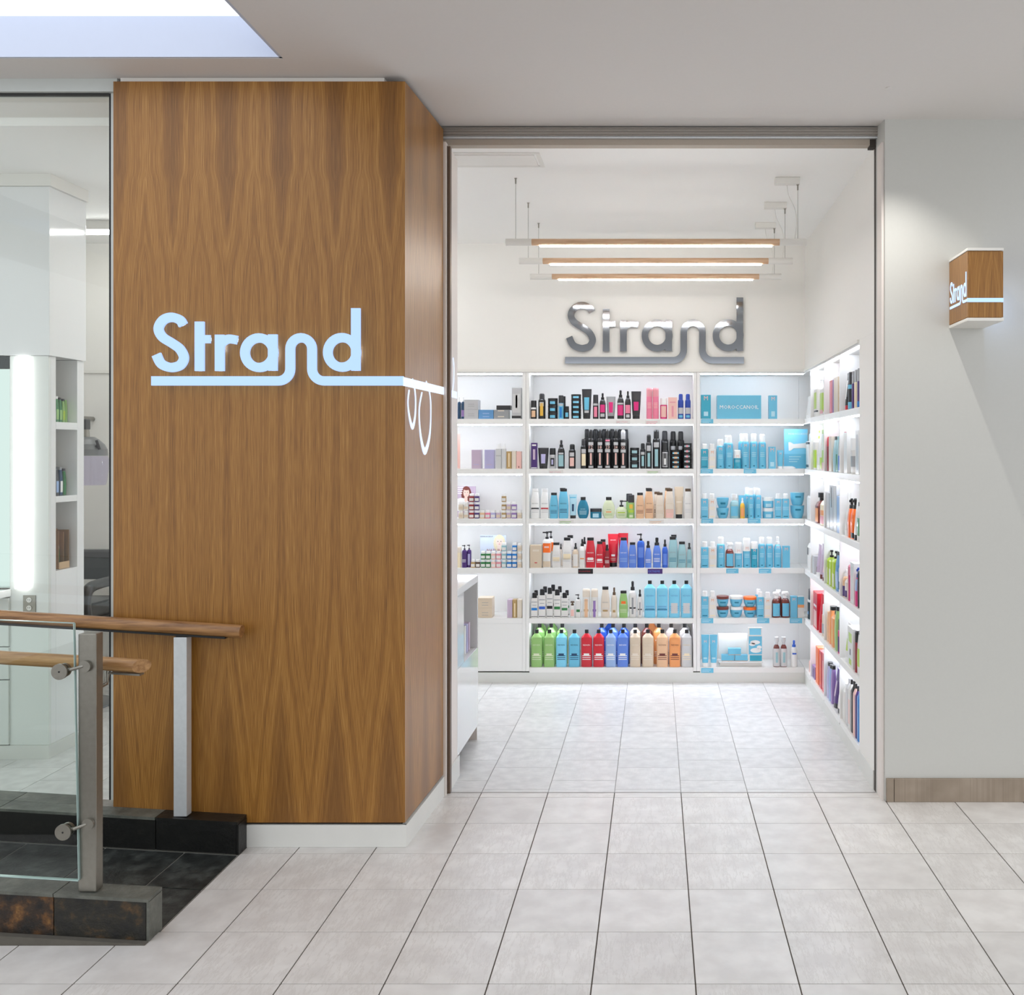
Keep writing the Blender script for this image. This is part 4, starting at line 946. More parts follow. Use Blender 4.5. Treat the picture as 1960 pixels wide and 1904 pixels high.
row(CB, 2, [
    rk(90, 195, 205, 'white bottle with grey print', 'w', 'w', 'g', 'C', [(.30, .36, 'K', 40)]),
    rk(197, 298, 205, 'white bottle with red print', 'w', 'w', 'g', 'C', [(.30, .36, 'r', 40)]),
    rk(300, 395, 250, 'medium sky-blue bottle', 'T', 'k', 'D', 'D'),
    rk(400, 510, 205, 'tall sky-blue bottle', 'T', 'k', 'D', 'D'),
    ('tube', 515, 602, 270, 'pale blue tube on black cap', 'L', 'k', [(.3, .6, 'D', 16), (.85, .9, 'T', 50)]),
    ('oval', 605, 735, 298, 'teal teardrop bottle', 'd', 'k', BARS(.34, 'L', 4), [('REDKEN', .44, .4, 'L')], dict(d=0.045)),
    ('jar', 745, 878, 425, 'squat teal jar', 'd', 'K', [(.1, .5, 'L', 30)], (), dict(d=0.07)),
    ('oval', 880, 1025, 298, 'pale green teardrop bottle', 'm', 'k', [(.28, .33, 'o', 20)] + list(BARS(.2, 'n', 2)), [('REDKEN', .42, .3, 'G')], dict(d=0.045)),
    ('ovalpump', 1025, 1160, 335, 'round pale green pump bottle', 'm', 'k', [(.30, .36, 'N', 36)] + list(BARS(.2, 'n', 2)), (), dict(d=0.05)),
    ('can', 1162, 1238, 275, 'bright green can with yellow label', 'n', 'K', [(.42, .6, 'y', 30), (.25, .36, 'N', 50), (.05, .15, 'm', 30)]),
    rk(1250, 1345, 250, 'medium apricot bottle', 'a', 'k', 'x', 'x'),
    rk(1350, 1447, 203, 'tall apricot bottle', 'a', 'k', 'x', 'x'),
    rk(1468, 1562, 248, 'medium cream bottle', 'e', 'u', 'A', 'A'),
    rk(1573, 1672, 203, 'tall peach-cream bottle', 'e', 'u', 'A', 'A', [(.02, .3, 'f', 50)]),
    ('tube', 1676, 1778, 185, 'champagne tube on dark cap', 'A', 'k', [(.5, .54, 'e', 40)]),
    rk(1780, 1873, 205, 'tall ivory bottle', 'W', 'u', 'g', 'C'),
], *o1, 533)
row(CB, 2, [
    rk(398, 490, 206, 'tall sky-blue bottle', 'T'), ('can', 1142, 1215, 270, 'bright green can', 'n', 'K'), rk(1345, 1435, 206, 'tall apricot bottle', 'a'), rk(1440, 1530, 248, 'medium cream bottle', 'e', 'u'), rk(1560, 1650, 205, 'tall peach-cream bottle', 'a', 'u'),
], *o1, 533, rear=0.08)
row(CB, 3, [
    ('box', 88, 218, 828, 'flat taupe carton', 'A', 'A', [(.72, .80, 'e', 50), (.2, .24, 'r', 20)]),
    ('pump', 225, 318, 683, 'red to white pump bottle', 'W', 'k', [(.42, .68, 'O', 60), (.02, .18, 'A', 60), (.55, .6, 'f', 20)]),
    rk(325, 425, 803, 'small cream bottle with gold patch', 'W', 'k', 'C', 'C', [(.26, .42, 'E', 34)]),
    rk(440, 548, 748, 'tall cream bottle with gold patch', 'W', 'k', 'C', 'C', [(.28, .46, 'E', 34)]),
    ('spray', 553, 620, 808, 'small gold-edged cream spray', 'A', 'k', [(.06, .55, 'W', 44)]),
    ('spray', 626, 695, 765, 'slim cream spray bottle', 'W', 'k', [(.3, .34, 'o', 34)]),
    rk(697, 805, 748, 'tall crimson bottle', 'r', 'k', 'w', 'w', [(.26, .34, 'w', 18)]),
    rk(808, 898, 790, 'small crimson bottle', 'r', 'k', 'w', 'w', [(.26, .34, 'w', 18)]),
    ('tspray', 902, 966, 825, 'dark red spray bottle', 'R', 'k', BARS(.3, 'w', 3), [('REDKEN', .45, .6, 'w')]),
    ('tube', 942, 1062, 718, 'bright red tube on black cap', 'r', 'k', [(.32, .38, 'w', 22)] + list(BARS(.25, 'f', 2)), [('REDKEN', .82, .5, 'w')], dict(dy=0.05)),
    rk(1065, 1168, 748, 'tall periwinkle bottle', 'p', 'k', 'w', 'c'),
    rk(1170, 1260, 800, 'small periwinkle bottle', 'p', 'k', 'w', 'c'),
    ('pump', 1265, 1348, 705, 'cobalt pump bottle', 'b', 'k', [(.3, .6, 'p', 30)]),
    ('tspray', 1350, 1425, 785, 'small periwinkle spray bottle', 'p', 'k', BARS(.3, 'w', 3)),
    ('tspray', 1437, 1530, 748, 'larger periwinkle spray bottle', 'p', 'k', BARS(.3, 'w', 3), [('REDKEN', .45, .6, 'w')]),
    ('spray', 1540, 1605, 770, 'slim periwinkle spray bottle', 'b', 'k', [(.1, .5, 'p', 34)]),
    rk(1607, 1710, 738, 'tall aqua bottle', 'i', 'k', 'g', 'd'),
    rk(1712, 1808, 793, 'small aqua bottle', 'i', 'k', 'g', 'd'),
    ('tspray', 1812, 1870, 805, 'aqua spray bottle', 'i', 'K', BARS(.3, 'd', 3)),
], *o1, 1078)
row(CB, 3, [
    ('pump', 280, 350, 700, 'red to white pump bottle', 'W', 'k', [(.42, .68, 'O', 60)]), ('spray', 404, 444, 838, 'small cream spray bottle', 'e', 'k'), rk(480, 575, 745, 'tall cream bottle', 'W'), ('spray', 655, 715, 765, 'slim cream spray bottle', 'W', 'k'),
    rk(850, 930, 790, 'small crimson bottle', 'r'), ('tube', 1058, 1168, 722, 'bright red tube', 'r', 'k', [(.8, .86, 'f', 40)]), rk(1625, 1715, 740, 'tall aqua bottle', 'i'),
], *o1, 1078, rear=0.12)
def wh(x0, x1, top, desc, dot): return ('sq', x0, x1, top, desc, 'W', 'k', [(.30, .40, dot, 30), (.04, .06, 'K', 44)] + [(.62, .65, 'g', 30), (.5, .52, 'g', 10)])
row(CB, 4, [
    wh(95, 172, 262, 'short white bottle with blue dots', 'j'), wh(178, 260, 222, 'taller white bottle with blue dots', 'b'), wh(265, 340, 205, 'white bottle with black dots', 'k'), wh(345, 425, 225, 'taller white bottle with green dots', 'G'), wh(428, 505, 262, 'short white bottle with green dots', 'G'),
    ('flask', 525, 580, 355, 'tiny white bottle with brown cap', 'W', 'u', [(.1, .5, 'f', 30)]),
    ('pump', 585, 648, 280, 'small white bottle with black applicator', 'W', 'k', [(.25, .36, 'G', 24)]),
    ('roundtop', 662, 748, 222, 'white and apricot cylinder bottle', 'W', 'e', [(.02, .66, 'a', 20), (.22, .3, 'z', 30)], [('REDKEN', .6, .5, 'g')]),
    ('roundtop', 757, 835, 222, 'white and lilac cylinder bottle', 'W', 'e', [(.02, .6, 'V', 16), (.22, .3, 'v', 24)], [('REDKEN', .6, .5, 'g')]),
    rk(865, 965, 195, 'cream bottle with dark cap', 'e', 'k', 'g', 'C', [(.2, .26, 'z', 20)]),
    ('spray', 980, 1045, 205, 'cream spray bottle with brown head', 'e', 'u', [(.18, .26, 'z', 20)]),
    rk(1065, 1165, 240, 'sage green bottle with orange spot', 'n', 'k', 'm', 'm', [(.52, .62, 'O', 16)]),
    ('spray', 1172, 1260, 138, 'tall white spray bottle with black lines', 'W', 'k', [(.1, .56, 'g', 8), (.25, .29, 'k', 44)]),
    ('spray', 1267, 1325, 228, 'small white spray bottle with black lines', 'W', 'k', [(.1, .56, 'g', 8), (.28, .32, 'k', 44)]),
] + [rk(a, b, 130, 'pale blue litre bottle', 'l', 'k', 'M', 'M', [(.12, .4, 'C', 20)] if i > 1 else [(.2, .24, 'd', 44)], 'litre') for i, (a, b) in enumerate(((1342, 1470), (1480, 1605), (1612, 1738), (1745, 1873)))], *o1, 535)
row(CB, 4, [wh(120, 182, 258, 'short white bottle', 'j'), wh(215, 285, 216, 'taller white bottle', 'b'), wh(305, 372, 196, 'white bottle', 'k'), wh(380, 445, 214, 'taller white bottle', 'G'), wh(462, 522, 256, 'short white bottle', 'G')], *o1, 535, rear=0.09)
L6 = [(95, 222, 'green', 'n', 'm'), (238, 358, 'green', 'n', 'm'), (370, 492, 'sky-blue', 'l', 'D'), (512, 637, 'sky-blue', 'T', 'D'), (648, 770, 'red', 'r', 'w'), (780, 905, 'red', 'r', 'w'), (915, 1035, 'pale periwinkle', 'c', 'w'), (1045, 1170, 'periwinkle', 'p', 'w'),
      (1183, 1305, 'beige', 'A', 'e'), (1320, 1450, 'beige', 'A', 'e'), (1478, 1608, 'apricot', 'a', 'x'), (1618, 1745, 'orange', 'o', 'x'), (1752, 1873, 'silver-grey', 'C', 'E')]
row(CB, 5, [rk(a, b, 675, f'{nm} litre bottle', bc_, 'k', tc_, tc_, [(.30, .37, tc_, 14)], 'litre') for a, b, nm, bc_, tc_ in L6], *o1, 1080)
row(CB, 5, [rk(c - 62, c + 62, 640, f'{nm} litre bottle', bc_, 'k', 'w', 'w', (), 'litre') for c, nm, bc_ in ((190, 'green', 'n'), (318, 'green', 'n'), (440, 'green', 'n'), (875, 'blue', 'b'), (1000, 'blue', 'p'), (1120, 'blue', 'b'), (1245, 'beige', 'A'), (1372, 'brown-orange', 'x'), (1505, 'apricot', 'o'), (1640, 'silver-grey', 'C'), (1790, 'silver-grey', 'C'))], *o1, 1080, rear=0.085)
row(CB, 5, [rk(c - 60, c + 60, 622, f'{nm} litre bottle, third row,', bc_, 'k', 'w', 'w', (), 'litre') for c, nm, bc_ in ((208, 'green', 'n'), (332, 'green', 'n'), (965, 'deep blue', 'b'), (1430, 'brown-orange', 'o'), (1785, 'silver-grey', 'C'))], *o1, 1080, rear=0.17)

# ---- corner bay (turquoise range)
KB = 'corner bay'; o3 = (1330, 8.522)
ML = [('M', .68, .34, 'f')]
def mo(x0, x1, top, body, desc, kd='sq', cap='w', **op): return (kd, x0, x1, top, desc, body, cap, BARS(.45, 'L' if body != 'W' else 'E', 3) + ((.06, .10, 'd' if body != 'W' else 'E', 14),), [('M', .66, .34, 'f' if body != 'W' else 'o')], op)
row(KB, 0, [
    ('box', 98, 258, 468, 'tall narrow teal carton at left end', 't', 't', [(.12, .3, 'L', 40)], [('M', .86, .4, 'f')], dict(d=0.05)),
    ('box', 350, 1075, 478, 'wide turquoise gift box with pale lettering', 'T', 'T', (), [('MOROCCANOIL', .5, .88, 'w')], dict(d=0.10)),
    ('box', 1200, 1335, 478, 'tall turquoise carton with white side', 'T', 'T', [(.1, .32, 'L', 40)], [('M', .86, .4, 'f')], dict(d=0.06)),
], *o3, 860)
row(KB, 1, [
    mo(98, 215, 1262, 't', 'dark teal square bottle'), mo(222, 340, 1262, 'W', 'white square bottle'),
    mo(350, 480, 1185, 'T', 'turquoise aerosol, shorter', 'aero'), mo(490, 625, 1125, 'T', 'turquoise aerosol, taller', 'aero'),
    mo(630, 755, 1362, 't', 'squat teal bottle with wide white cap', 'foam'),
    mo(762, 885, 1097, 'T', 'tall turquoise hairspray', 'aero'), mo(893, 1025, 1097, 'T', 'tall turquoise hairspray', 'aero'), mo(1033, 1162, 1105, 'T', 'tall turquoise hairspray', 'aero'),
    ('box', 1200, 1312, 1310, 'narrow turquoise carton', 'T', 'T', [(.1, .3, 'L', 50)], [('M', .86, .5, 'f')], dict(d=0.04)),
    ('tube', 1335, 1445, 1365, 'small turquoise tube on white cap', 'T', 'w', (), [('M', .8, .3, 'f')]),
], *o3, 1668)
row(KB, 1, [mo(465, 590, 1125, 'T', 'turquoise aerosol', 'aero'), mo(706, 830, 1100, 'T', 'tall turquoise hairspray', 'aero'), mo(900, 1020, 1100, 'T', 'tall turquoise hairspray', 'aero')], *o3, 1668, rear=0.09)
row(KB, 2, [
    mo(98, 215, 370, 'T', 'turquoise square bottle'), mo(222, 340, 370, 'W', 'white square bottle'),
    ('bowl', 350, 555, 440, 'turquoise mask jar', 'T', 'T', [(.35, .55, 'd', 26)], (), dict(stack=2)),
    ('flaskcap', 570, 715, 380, 'aqua flask with white cap', 'i', 'w', [(.1, .5, 'T', 44)]),
    ('spray', 735, 815, 440, 'amber oil bottle with white sprayer', 'y', 'w', [(.1, .5, 'o', 34)], (), dict(d=0.03)),
    mo(865, 962, 283, 'T', 'tall turquoise aerosol', 'aero'), mo(973, 1085, 283, 'T', 'tall turquoise aerosol', 'aero'),
    ('jar', 1100, 1285, 435, 'turquoise tub', 'T', 'w', [(.1, .4, 'L', 30)], (), dict(stack=2)),
    mo(1300, 1412, 370, 'T', 'turquoise square bottle'), mo(1422, 1535, 370, 'T', 'turquoise square bottle'),
    ('invbowl', 1552, 1785, 358, 'turquoise bowl jar', 'T', 'L', [(.6, .75, 'd', 24)], (), dict(stack=2)),
], *o3, 775)
row(KB, 2, [mo(800, 910, 285, 'T', 'tall turquoise aerosol', 'aero'), mo(935, 1040, 285, 'T', 'tall turquoise aerosol', 'aero'), ('box', 712, 850, 410, 'turquoise carton behind amber bottle', 'T', 'T', (), (), dict(d=0.03))], *o3, 775, rear=0.07)
row(KB, 3, [
    mo(98, 222, 1165, 'T', 'turquoise square bottle'), mo(228, 350, 1165, 'W', 'white square bottle'), mo(355, 492, 1090, 'T', 'turquoise aerosol', 'aero'),
    ('flask', 498, 635, 1180, 'dark brown pump flask with blue label', 'x', 'w', [(.06, .56, 'T', 44)]),
    mo(645, 772, 1175, 'T', 'turquoise foam bottle with large white cap', 'foam'), mo(780, 910, 1108, 'T', 'taller turquoise foam bottle', 'foam'),
    mo(912, 1022, 1165, 't', 'deep teal bottle with white cap', 'roundtop'),
    mo(1030, 1147, 1090, 'T', 'turquoise hairspray', 'aero'), mo(1152, 1277, 1090, 'T', 'turquoise hairspray', 'aero'),
    mo(1285, 1412, 1085, 'T', 'turquoise spray bottle', 'spray'),
    ('box', 1425, 1545, 1235, 'narrow turquoise carton at right', 'T', 'T', (), [('M', .86, .4, 'f')], dict(d=0.04)),
], *o3, 1588)
row(KB, 4, [
    mo(103, 222, 340, 'T', 'turquoise square bottle'), mo(228, 345, 340, 'W', 'white square bottle'),
    ('bowl', 350, 556, 432, 'turquoise jar with dark lid', 'T', 'x', [(.35, .5, 'd', 30)], (), dict(stack=2)),
    ('bowl', 562, 785, 432, 'turquoise jar with white lid', 'T', 'w', [(.35, .5, 'd', 20)], (), dict(stack=2)),
    ('bowl', 787, 1005, 445, 'turquoise jar with orange lid', 'T', 'O', [(.35, .5, 'd', 30)], (), dict(stack=2)),
    mo(1010, 1122, 350, 'T', 'turquoise square bottle'), mo(1128, 1245, 360, 'W', 'white square bottle'),
    ('flask', 1255, 1392, 360, 'brown pump flask with blue label', 'x', 'w', [(.06, .56, 'T', 50)]), ('flask', 1402, 1545, 355, 'brown pump flask with blue label', 'x', 'w', [(.06, .56, 'T', 40)]),
    ('box', 1555, 1665, 425, 'narrow turquoise carton', 'T', 'T', (), [('M', .86, .4, 'f')], dict(d=0.04)),
    ('box', 1670, 1775, 430, 'turquoise and white carton with orange band', 'W', 'W', [(.62, .99, 'T', 90), (.48, .62, 'o', 90)], (), dict(d=0.04)),
], *o3, 775)
row(KB, 4, [mo(985, 1090, 345, 'T', 'turquoise square bottle'), ('flask', 1310, 1420, 360, 'brown pump flask', 'x', 'w')], *o3, 775, rear=0.09)
row(KB, 5, [
    ('tube', 103, 234, 1070, 'turquoise tube on white cap', 'T', 'w', [(.25, .3, 'L', 30)], [('M', .8, .3, 'f')]), ('tube', 240, 370, 1070, 'turquoise tube on white cap', 'T', 'w', [(.25, .3, 'L', 30)], [('M', .8, .3, 'f')]),
    ('flaskcap', 1275, 1387, 1110, 'brown bottle wrapped in silver label', 'x', 'C', [(.02, .62, 'C', 80), (.15, .5, 'i', 12)]), ('flaskcap', 1393, 1505, 1110, 'brown bottle wrapped in silver label', 'x', 'C', [(.02, .62, 'C', 80), (.15, .5, 'i', 12)]),
    ('spray', 1560, 1672, 1165, 'white spray bottle with blue head', 'w', 'b', [(.48, .54, 'b', 30)]),
], *o3, 1590)
# display stand on the bottom shelf
ds = thing('display_stand', 'white acrylic display stand on bottom shelf of corner bay', 'display')
yd = YB + 0.06
dx = lambda c: X(1330 + c / 8.522, yd); dz = lambda c: Z(1090 + c / 8.522, yd)
MB().bbox(dx(385), dx(1105), yd - 0.045, yd + 0.06, SZ[5] + 0.030, SZ[5] + 0.036, 0.001).build('platform', M_gloss, ds)
MB().bbox(dx(405), dx(1085), yd - 0.02, yd + 0.05, SZ[5] + 0.0006, SZ[5] + 0.0295, 0.001).build('base', M_trim, ds)
MB().bbox(dx(390), dx(862), yd + 0.045, yd + 0.05, SZ[5] + 0.0365, dz(1055), 0.001).build('back_card', M_trim, ds)
for i, (a, b, z0, z1, lb) in enumerate(((432, 636, SZ[5] + 0.0368, SZ[5] + 0.078, 'left lower'), (648, 856, SZ[5] + 0.0368, SZ[5] + 0.078, 'right lower'), (540, 748, SZ[5] + 0.0784, SZ[5] + 0.122, 'top'))):
    o = product('box', ((dx(a) + dx(b)) / 2, yd - 0.005, z0), dx(b) - dx(a), 0.04, z1 - z0 - 0.0005, f'small turquoise carton, {lb} of three on white display stand', 'T', 'T', [(0.0, .06, 'o', 90)], (), 0, 'cartons on the display stand')
so = thing('standee_card', 'upright turquoise picture card with white swirls beside three cartons', 'card')
MB().bbox(dx(865), dx(1090), yd - 0.032, yd - 0.026, SZ[5] + 0.0365, dz(930), 0.001).build('card', M_trim, so)
MB().box(dx(885), dx(1070), yd - 0.0335, yd - 0.0322, dz(1050), dz(945)).build('top_print', pm('l'), so)
MB().box(dx(872), dx(1084), yd - 0.0335, yd - 0.0322, dz(1365), dz(1072)).build('picture', pm('T'), so)
MB().box(dx(888), dx(1084), yd - 0.0335, yd - 0.0322, dz(1470), dz(1380)).build('bottom_print', pm('t'), so)
for cx, cy, rx, ry in ((975, 1170, 80, 35), (930, 1205, 50, 25), (985, 1300, 90, 40), (1040, 1250, 40, 30)):
    MB().xz([(dx(cx + rx * math.cos(t * .5236)), dz(cy + ry * math.sin(t * .5236))) for t in range(12)][::-1], yd - 0.0345, yd - 0.0336).build('swirl', pm('w'), so)
# turquoise poster board on the second shelf
po = thing('poster_board', 'turquoise poster with white brush shape on second shelf corner', 'poster')
yq = YB + 0.10; dx = lambda c: X(1330 + c / 8.522, yq); dz = lambda c: Z(700 + c / 8.522, yq)
MB().bbox(dx(1455), dx(1840), yq, yq + 0.006, SZ[1] + 0.0005, dz(1030), 0.001).build('board', pm('l'), po)
MB().box(dx(1455), dx(1840), yq - 0.0012, yq - 0.0002, SZ[1] + 0.001, SZ[1] + 0.10).build('lower_print', pm('T'), po)
inst(textmesh('MOROCCANOIL', 1), 'print', pm('w'), po, (dx(1690), yq - 0.002, dz(1110)), (dx(1860) - dx(1530), 1, dx(1860) - dx(1530)))
MB().xz([(dx(a), dz(b)) for a, b in ((1525, 1245), (1560, 1245), (1610, 1275), (1780, 1262), (1850, 1240), (1850, 1360), (1780, 1340), (1610, 1345), (1560, 1385), (1530, 1385))][::-1], yq - 0.002, yq - 0.0013).build('brush_shape', pm('w'), po)
for i in range(3): MB().box(dx(1535), dx(1730 - 30 * i), yq - 0.002, yq - 0.0013, dz(1490 + i * 40), dz(1475 + i * 40)).build('print_line', pm('L'), po)
so = MB().loft([(0, .05, .03, 2), (.008, .048, .028, 2), (.016, .03, .018, 2)], 18).build('white_dish', pm('w')); so.location = (dx(1507), YB + 0.05, SZ[1] + 0.0005)
tag(so, 'low white dish lying before the turquoise poster board', 'dish')

# ---- left bay
LBY = 'left bay'; oL = (870, 8.167)
row(LBY, 0, [
    ('pump', 52, 100, 505, 'dark teal bottle with white pump', 'D', 'w', (), (), dict(d=.04)), ('pump', 108, 165, 505, 'dark teal bottle with white pump', 'D', 'w', [(.1, .4, 'V', 30)], (), dict(d=.04)),
    ('box', 168, 390, 548, 'pale grey carton', ['s', 's'], 's', [(.3, .34, 'g', 40), (.5, .54, 'g', 40)], (), dict(stack=2, d=.09)),
    ('box', 393, 626, 705, 'steel-blue speckled carton', 'M', 'M', [(.2, .3, 'c', 40), (.55, .65, 'c', 40)], (), dict(d=.09)),
    ('box', 630, 856, 705, 'mauve-grey speckled carton', 'g', 'g', [(.2, .3, 'e', 40), (.85, .95, 'e', 40)], (), dict(d=.09)),
    ('box', 905, 1050, 360, 'tall clear pack with dark tool at right end', 's', 's', [(.02, .10, 'K', 90), (.2, .8, 'C', 74), (.35, .76, 'K', 18)], (), dict(d=.06)),
], *oL, 846)
row(LBY, 0, [('box', 668, 892, 625, 'flat charcoal speckled carton on the mauve carton', 'K', 'K', (), (), dict(base=692, dz=(846 - 703) / 8.167 * 6.55 / F, d=.08, place='upper one'))], *oL, 846)
row(LBY, 1, [
    ('box', 278, 428, 1325, 'upright mauve carton', 'h', 'h', [(.2, .23, 'H', 50)], (), dict(d=.06)), ('box', 480, 630, 1325, 'upright lilac carton', 'H', 'H', [(.2, .23, 'h', 50)], (), dict(d=.06)),
    ('sq', 645, 735, 1225, 'pale grey square bottle with white top', 'C', 'w', [(.5, .52, 'g', 40)]), ('sq', 738, 810, 1225, 'slimmer pale grey square bottle', 'C', 'w'),
    ('box', 820, 900, 1350, 'gold metallic carton', 'z', 'z', [(.1, .9, 'E', 20)], (), dict(d=.05)), ('box', 904, 970, 1345, 'cream carton', 'e', 'e', (), (), dict(d=.05)), ('box', 975, 1050, 1350, 'salmon pink carton', 'f', 'f', [(.05, .15, 'x', 16)], (), dict(d=.05)),
], *oL, 1620)
oM = (865, 9.069)
def mini_cols(shelf, cols, base):
    items = []
    for x0, x1, n, nm, c in cols: items.append(('mini', x0 + 2, x1 - 2, base - 143 * n, f'small {nm} bottle with white cap', c, 'w', [(.12, .46, 'W' if c not in 'eWCh' else 'A', 26)], (), dict(stack=n) if n > 1 else {}))
    row(LBY, shelf, items, *oM, base)
mini_cols(2, [(115, 205, 2, 'cream', 'e'), (207, 297, 2, 'cream', 'W'), (300, 392, 3, 'crimson', 'R'), (395, 482, 3, 'plum', 'v'), (487, 577, 1, 'peach', 'a'), (580, 670, 1, 'coral', 'q'), (673, 764, 1, 'lilac', 'H'), (768, 852, 1, 'mauve', 'h'),
              (864, 946, 3, 'bronze', 'z'), (949, 1033, 2, 'rose grey', 'h'), (1038, 1131, 2, 'violet', 'V'), (1134, 1218, 1, 'ivory', 'e')], 940)
mini_cols(3, [(330, 412, 1, 'gold', 'z'), (414, 497, 1, 'brown', 'u'), (503, 590, 2, 'green', 'G'), (591, 677, 2, 'green', 'G'), (681, 767, 2, 'blush', 'f'), (769, 861, 2, 'rose', 'P'), (864, 951, 3, 'aqua', 'i'), (954, 1046, 2, 'cobalt', 'j'), (1048, 1133, 3, 'cobalt', 'j'), (1137, 1220, 3, 'ivory', 'e')], 1800)
row(LBY, 3, [('roundtop', 92, 168, 1440, 'pale apricot bottle at left end', 'E', 'e', (), (), dict(place='left end')), ('pump', 178, 262, 1410, 'plum pump bottle', 'v', 'K', BARS(.35, 'w', 3), (), dict(place='left of its twin')), ('pump', 264, 336, 1410, 'plum pump bottle', 'v', 'K', [(.1, .6, 'H', 20)], (), dict(place='right of its twin', dy=0.02))], *oM, 1800)
oN = (840, 3.967)
row(LBY, 4, [
    ('box', 306, 415, 343, 'beige carton', 'A', 'A', [(.25, .29, 'g', 40), (.5, .54, 'g', 40)], (), dict(stack=2, d=.10)),
    ('box', 524, 562, 355, 'slim pink carton', 'h', 'h', (), (), dict(d=.06)), ('box', 564, 598, 355, 'slim gold carton', 'z', 'z', [(.05, .8, 'E', 20)], (), dict(d=.06)), ('box', 600, 635, 355, 'slim ivory carton', 'e', 'e', (), (), dict(d=.06)),
], *oN, 492)
# two posters with a portrait each
def portrait(label, yq, dx, dz, x0, x1, y0, ybase, face, hair, skin, bgc, robe, texts, shelf):
    p = thing('portrait_poster', label, 'poster')
    MB().bbox(dx(x0), dx(x1), yq, yq + 0.005, ybase, dz(y0), 0.001).build('board', pm(bgc), p)
    fx, fy, rx, ry = face
    el = lambda cx, cy, a, b, n=18: [(dx(cx + a * math.cos(-t * 2 * math.pi / n)), dz(cy - b * math.sin(-t * 2 * math.pi / n))) for t in range(n)]
    def flat(nm, pts, d, c): MB().xz(pts, yq - 0.0004 - d, yq - 0.0002 - d + 0.0001).build(nm, c, p)
    hm = mat('hair_' + hair, PAL[hair], 0.6, noise=0.25, nscale=300); sm = mat('skin_' + skin, {'f': (238, 206, 190), 'e': (242, 222, 208)}[skin], 0.6, noise=0.03)
    flat('hair', el(fx, fy + ry * 0.3, rx * 1.7, ry * 1.75), 0.0004, hm)
    if robe: flat('shoulder', el(fx - rx * 1.6, fy + ry * 2.6, rx * 2.6, ry * 1.5), 0.0008, pm(robe))
    flat('neck', el(fx - rx * .1, fy + ry * 1.3, rx * .55, ry * .8), 0.0010, sm)
    flat('face', el(fx, fy, rx, ry), 0.0014, sm)
    flat('fringe', el(fx + rx * .1, fy - ry * .95, rx * 1.05, ry * .42), 0.0018, hm)
    for s in (-1, 1):
        flat('eye', el(fx + s * rx * .42, fy - ry * .08, rx * .17, ry * .07, 10), 0.0018, pm('K'))
    flat('nose', el(fx, fy + ry * .22, rx * .09, ry * .14, 8), 0.0018, pm('f'))
    flat('mouth', el(fx, fy + ry * .5, rx * .26, ry * .08, 10), 0.0018, pm('P'))
    for s, cx, cy, w, c in texts:
        inst(textmesh(s, 1), 'print', pm(c), p, (dx(cx), yq - 0.003, dz(cy)), (dx(w) - dx(0), 1, dx(w) - dx(0)))
    return p
yq = YB + 0.16
dx = lambda c: X(865 + c / 9.069, yq); dz = lambda c: Z(890 + c / 9.069, yq)
p = portrait('mauve poster of a dark-haired woman on third shelf, left bay', yq, dx, dz, 60, 415, 368, SZ[2] + 0.0006, (250, 480, 52, 80), 'x', 'f', 'h', 'w', (), 2)
for i in range(4): MB().box(dx(100), dx(200 - 8 * i), yq - 0.0016, yq - 0.0006, dz(395 + i * 35), dz(380 + i * 35)).build('print_line', pm('w'), p)
portrait('pale poster of a blonde woman on fourth shelf, left bay', yq, dx, dz, 490, 940, 1215, SZ[3] + 0.0006, (825, 1330, 62, 85), 'E', 'e', '1', None, [('KEVIN.MURPHY', 608, 1240, 220, 'K'), ('NATURA', 750, 1478, 280, '2')], 3)
pk = MB().bbox(X(874, YB + .05), X(880, YB + .05), YB + 0.06, YB + 0.066, SZ[1] + 0.0005, Z(830, YB + .05), 0.0005).build('pink_card', pm('f')); tag(pk, 'edge of pale pink card on second shelf beside the jamb', 'card')

# ---- little shelf-edge labels
def shelf_tag(nm, label, x0, x1, y0, y1, c, text=None, tc='w', bars=0):
    y = YB - 0.0022
    e = thing('shelf_label', label, 'shelf label')
    MB().box(X(x0, y), X(x1, y), y - 0.0008, y + 0.0018, Z(y1, y), Z(y0, y)).build('card', pm(c), e)
    if text: inst(textmesh(text, 1), 'print', pm(tc), e, ((X(x0, y) + X(x1, y)) / 2 - 0.006, y - 0.0014, (Z(y1, y) + Z(y0, y)) / 2), ((X(x1, y) - X(x0, y)) * .78,) * 3)
    for i in range(bars): MB().box(X(x0 + 2, y), X(x1 - 5 - 3 * i, y), y - 0.0014, y - 0.0009, Z(y0 + 4.2 + 3 * i, y), Z(y0 + 3 + 3 * i, y)).build('print', pm(tc), e)
sx_ = lambda c: 1000 + c / 5.765
shelf_tag('', 'white shelf label with pink lettering under magenta spray bottles', sx_(1030), sx_(1188), 804, 811, 'W', 'HEAT STYLING', 'P')
shelf_tag('', 'white shelf label with pink lettering under the tall pink bottles', sx_(1355), sx_(1518), 804, 811, 'W', None, 'P', 2)
shelf_tag('', 'white shelf label with pink lettering under wide black tube', sx_(290), sx_(450), 899.5, 907, 'W', 'HEAT STYLING', 'P')
shelf_tag('', 'white shelf label with green print under framed black can', sx_(1368), sx_(1525), 899.5, 907, 'W', None, 'n', 2)
shelf_tag('', 'white shelf label with green print under sky-blue bottles', sx_(400), sx_(565), 995, 1002, 'W', None, 'n', 2)
shelf_tag('', 'white shelf label with peach print under cream bottles', sx_(1395), sx_(1560), 995, 1002, 'W', None, 'a', 2)
shelf_tag('', 'black shelf label with red lettering under crimson bottles', sx_(615), sx_(778), 1088.5, 1098, 'k', 'COLOR EXTEND', 'r')
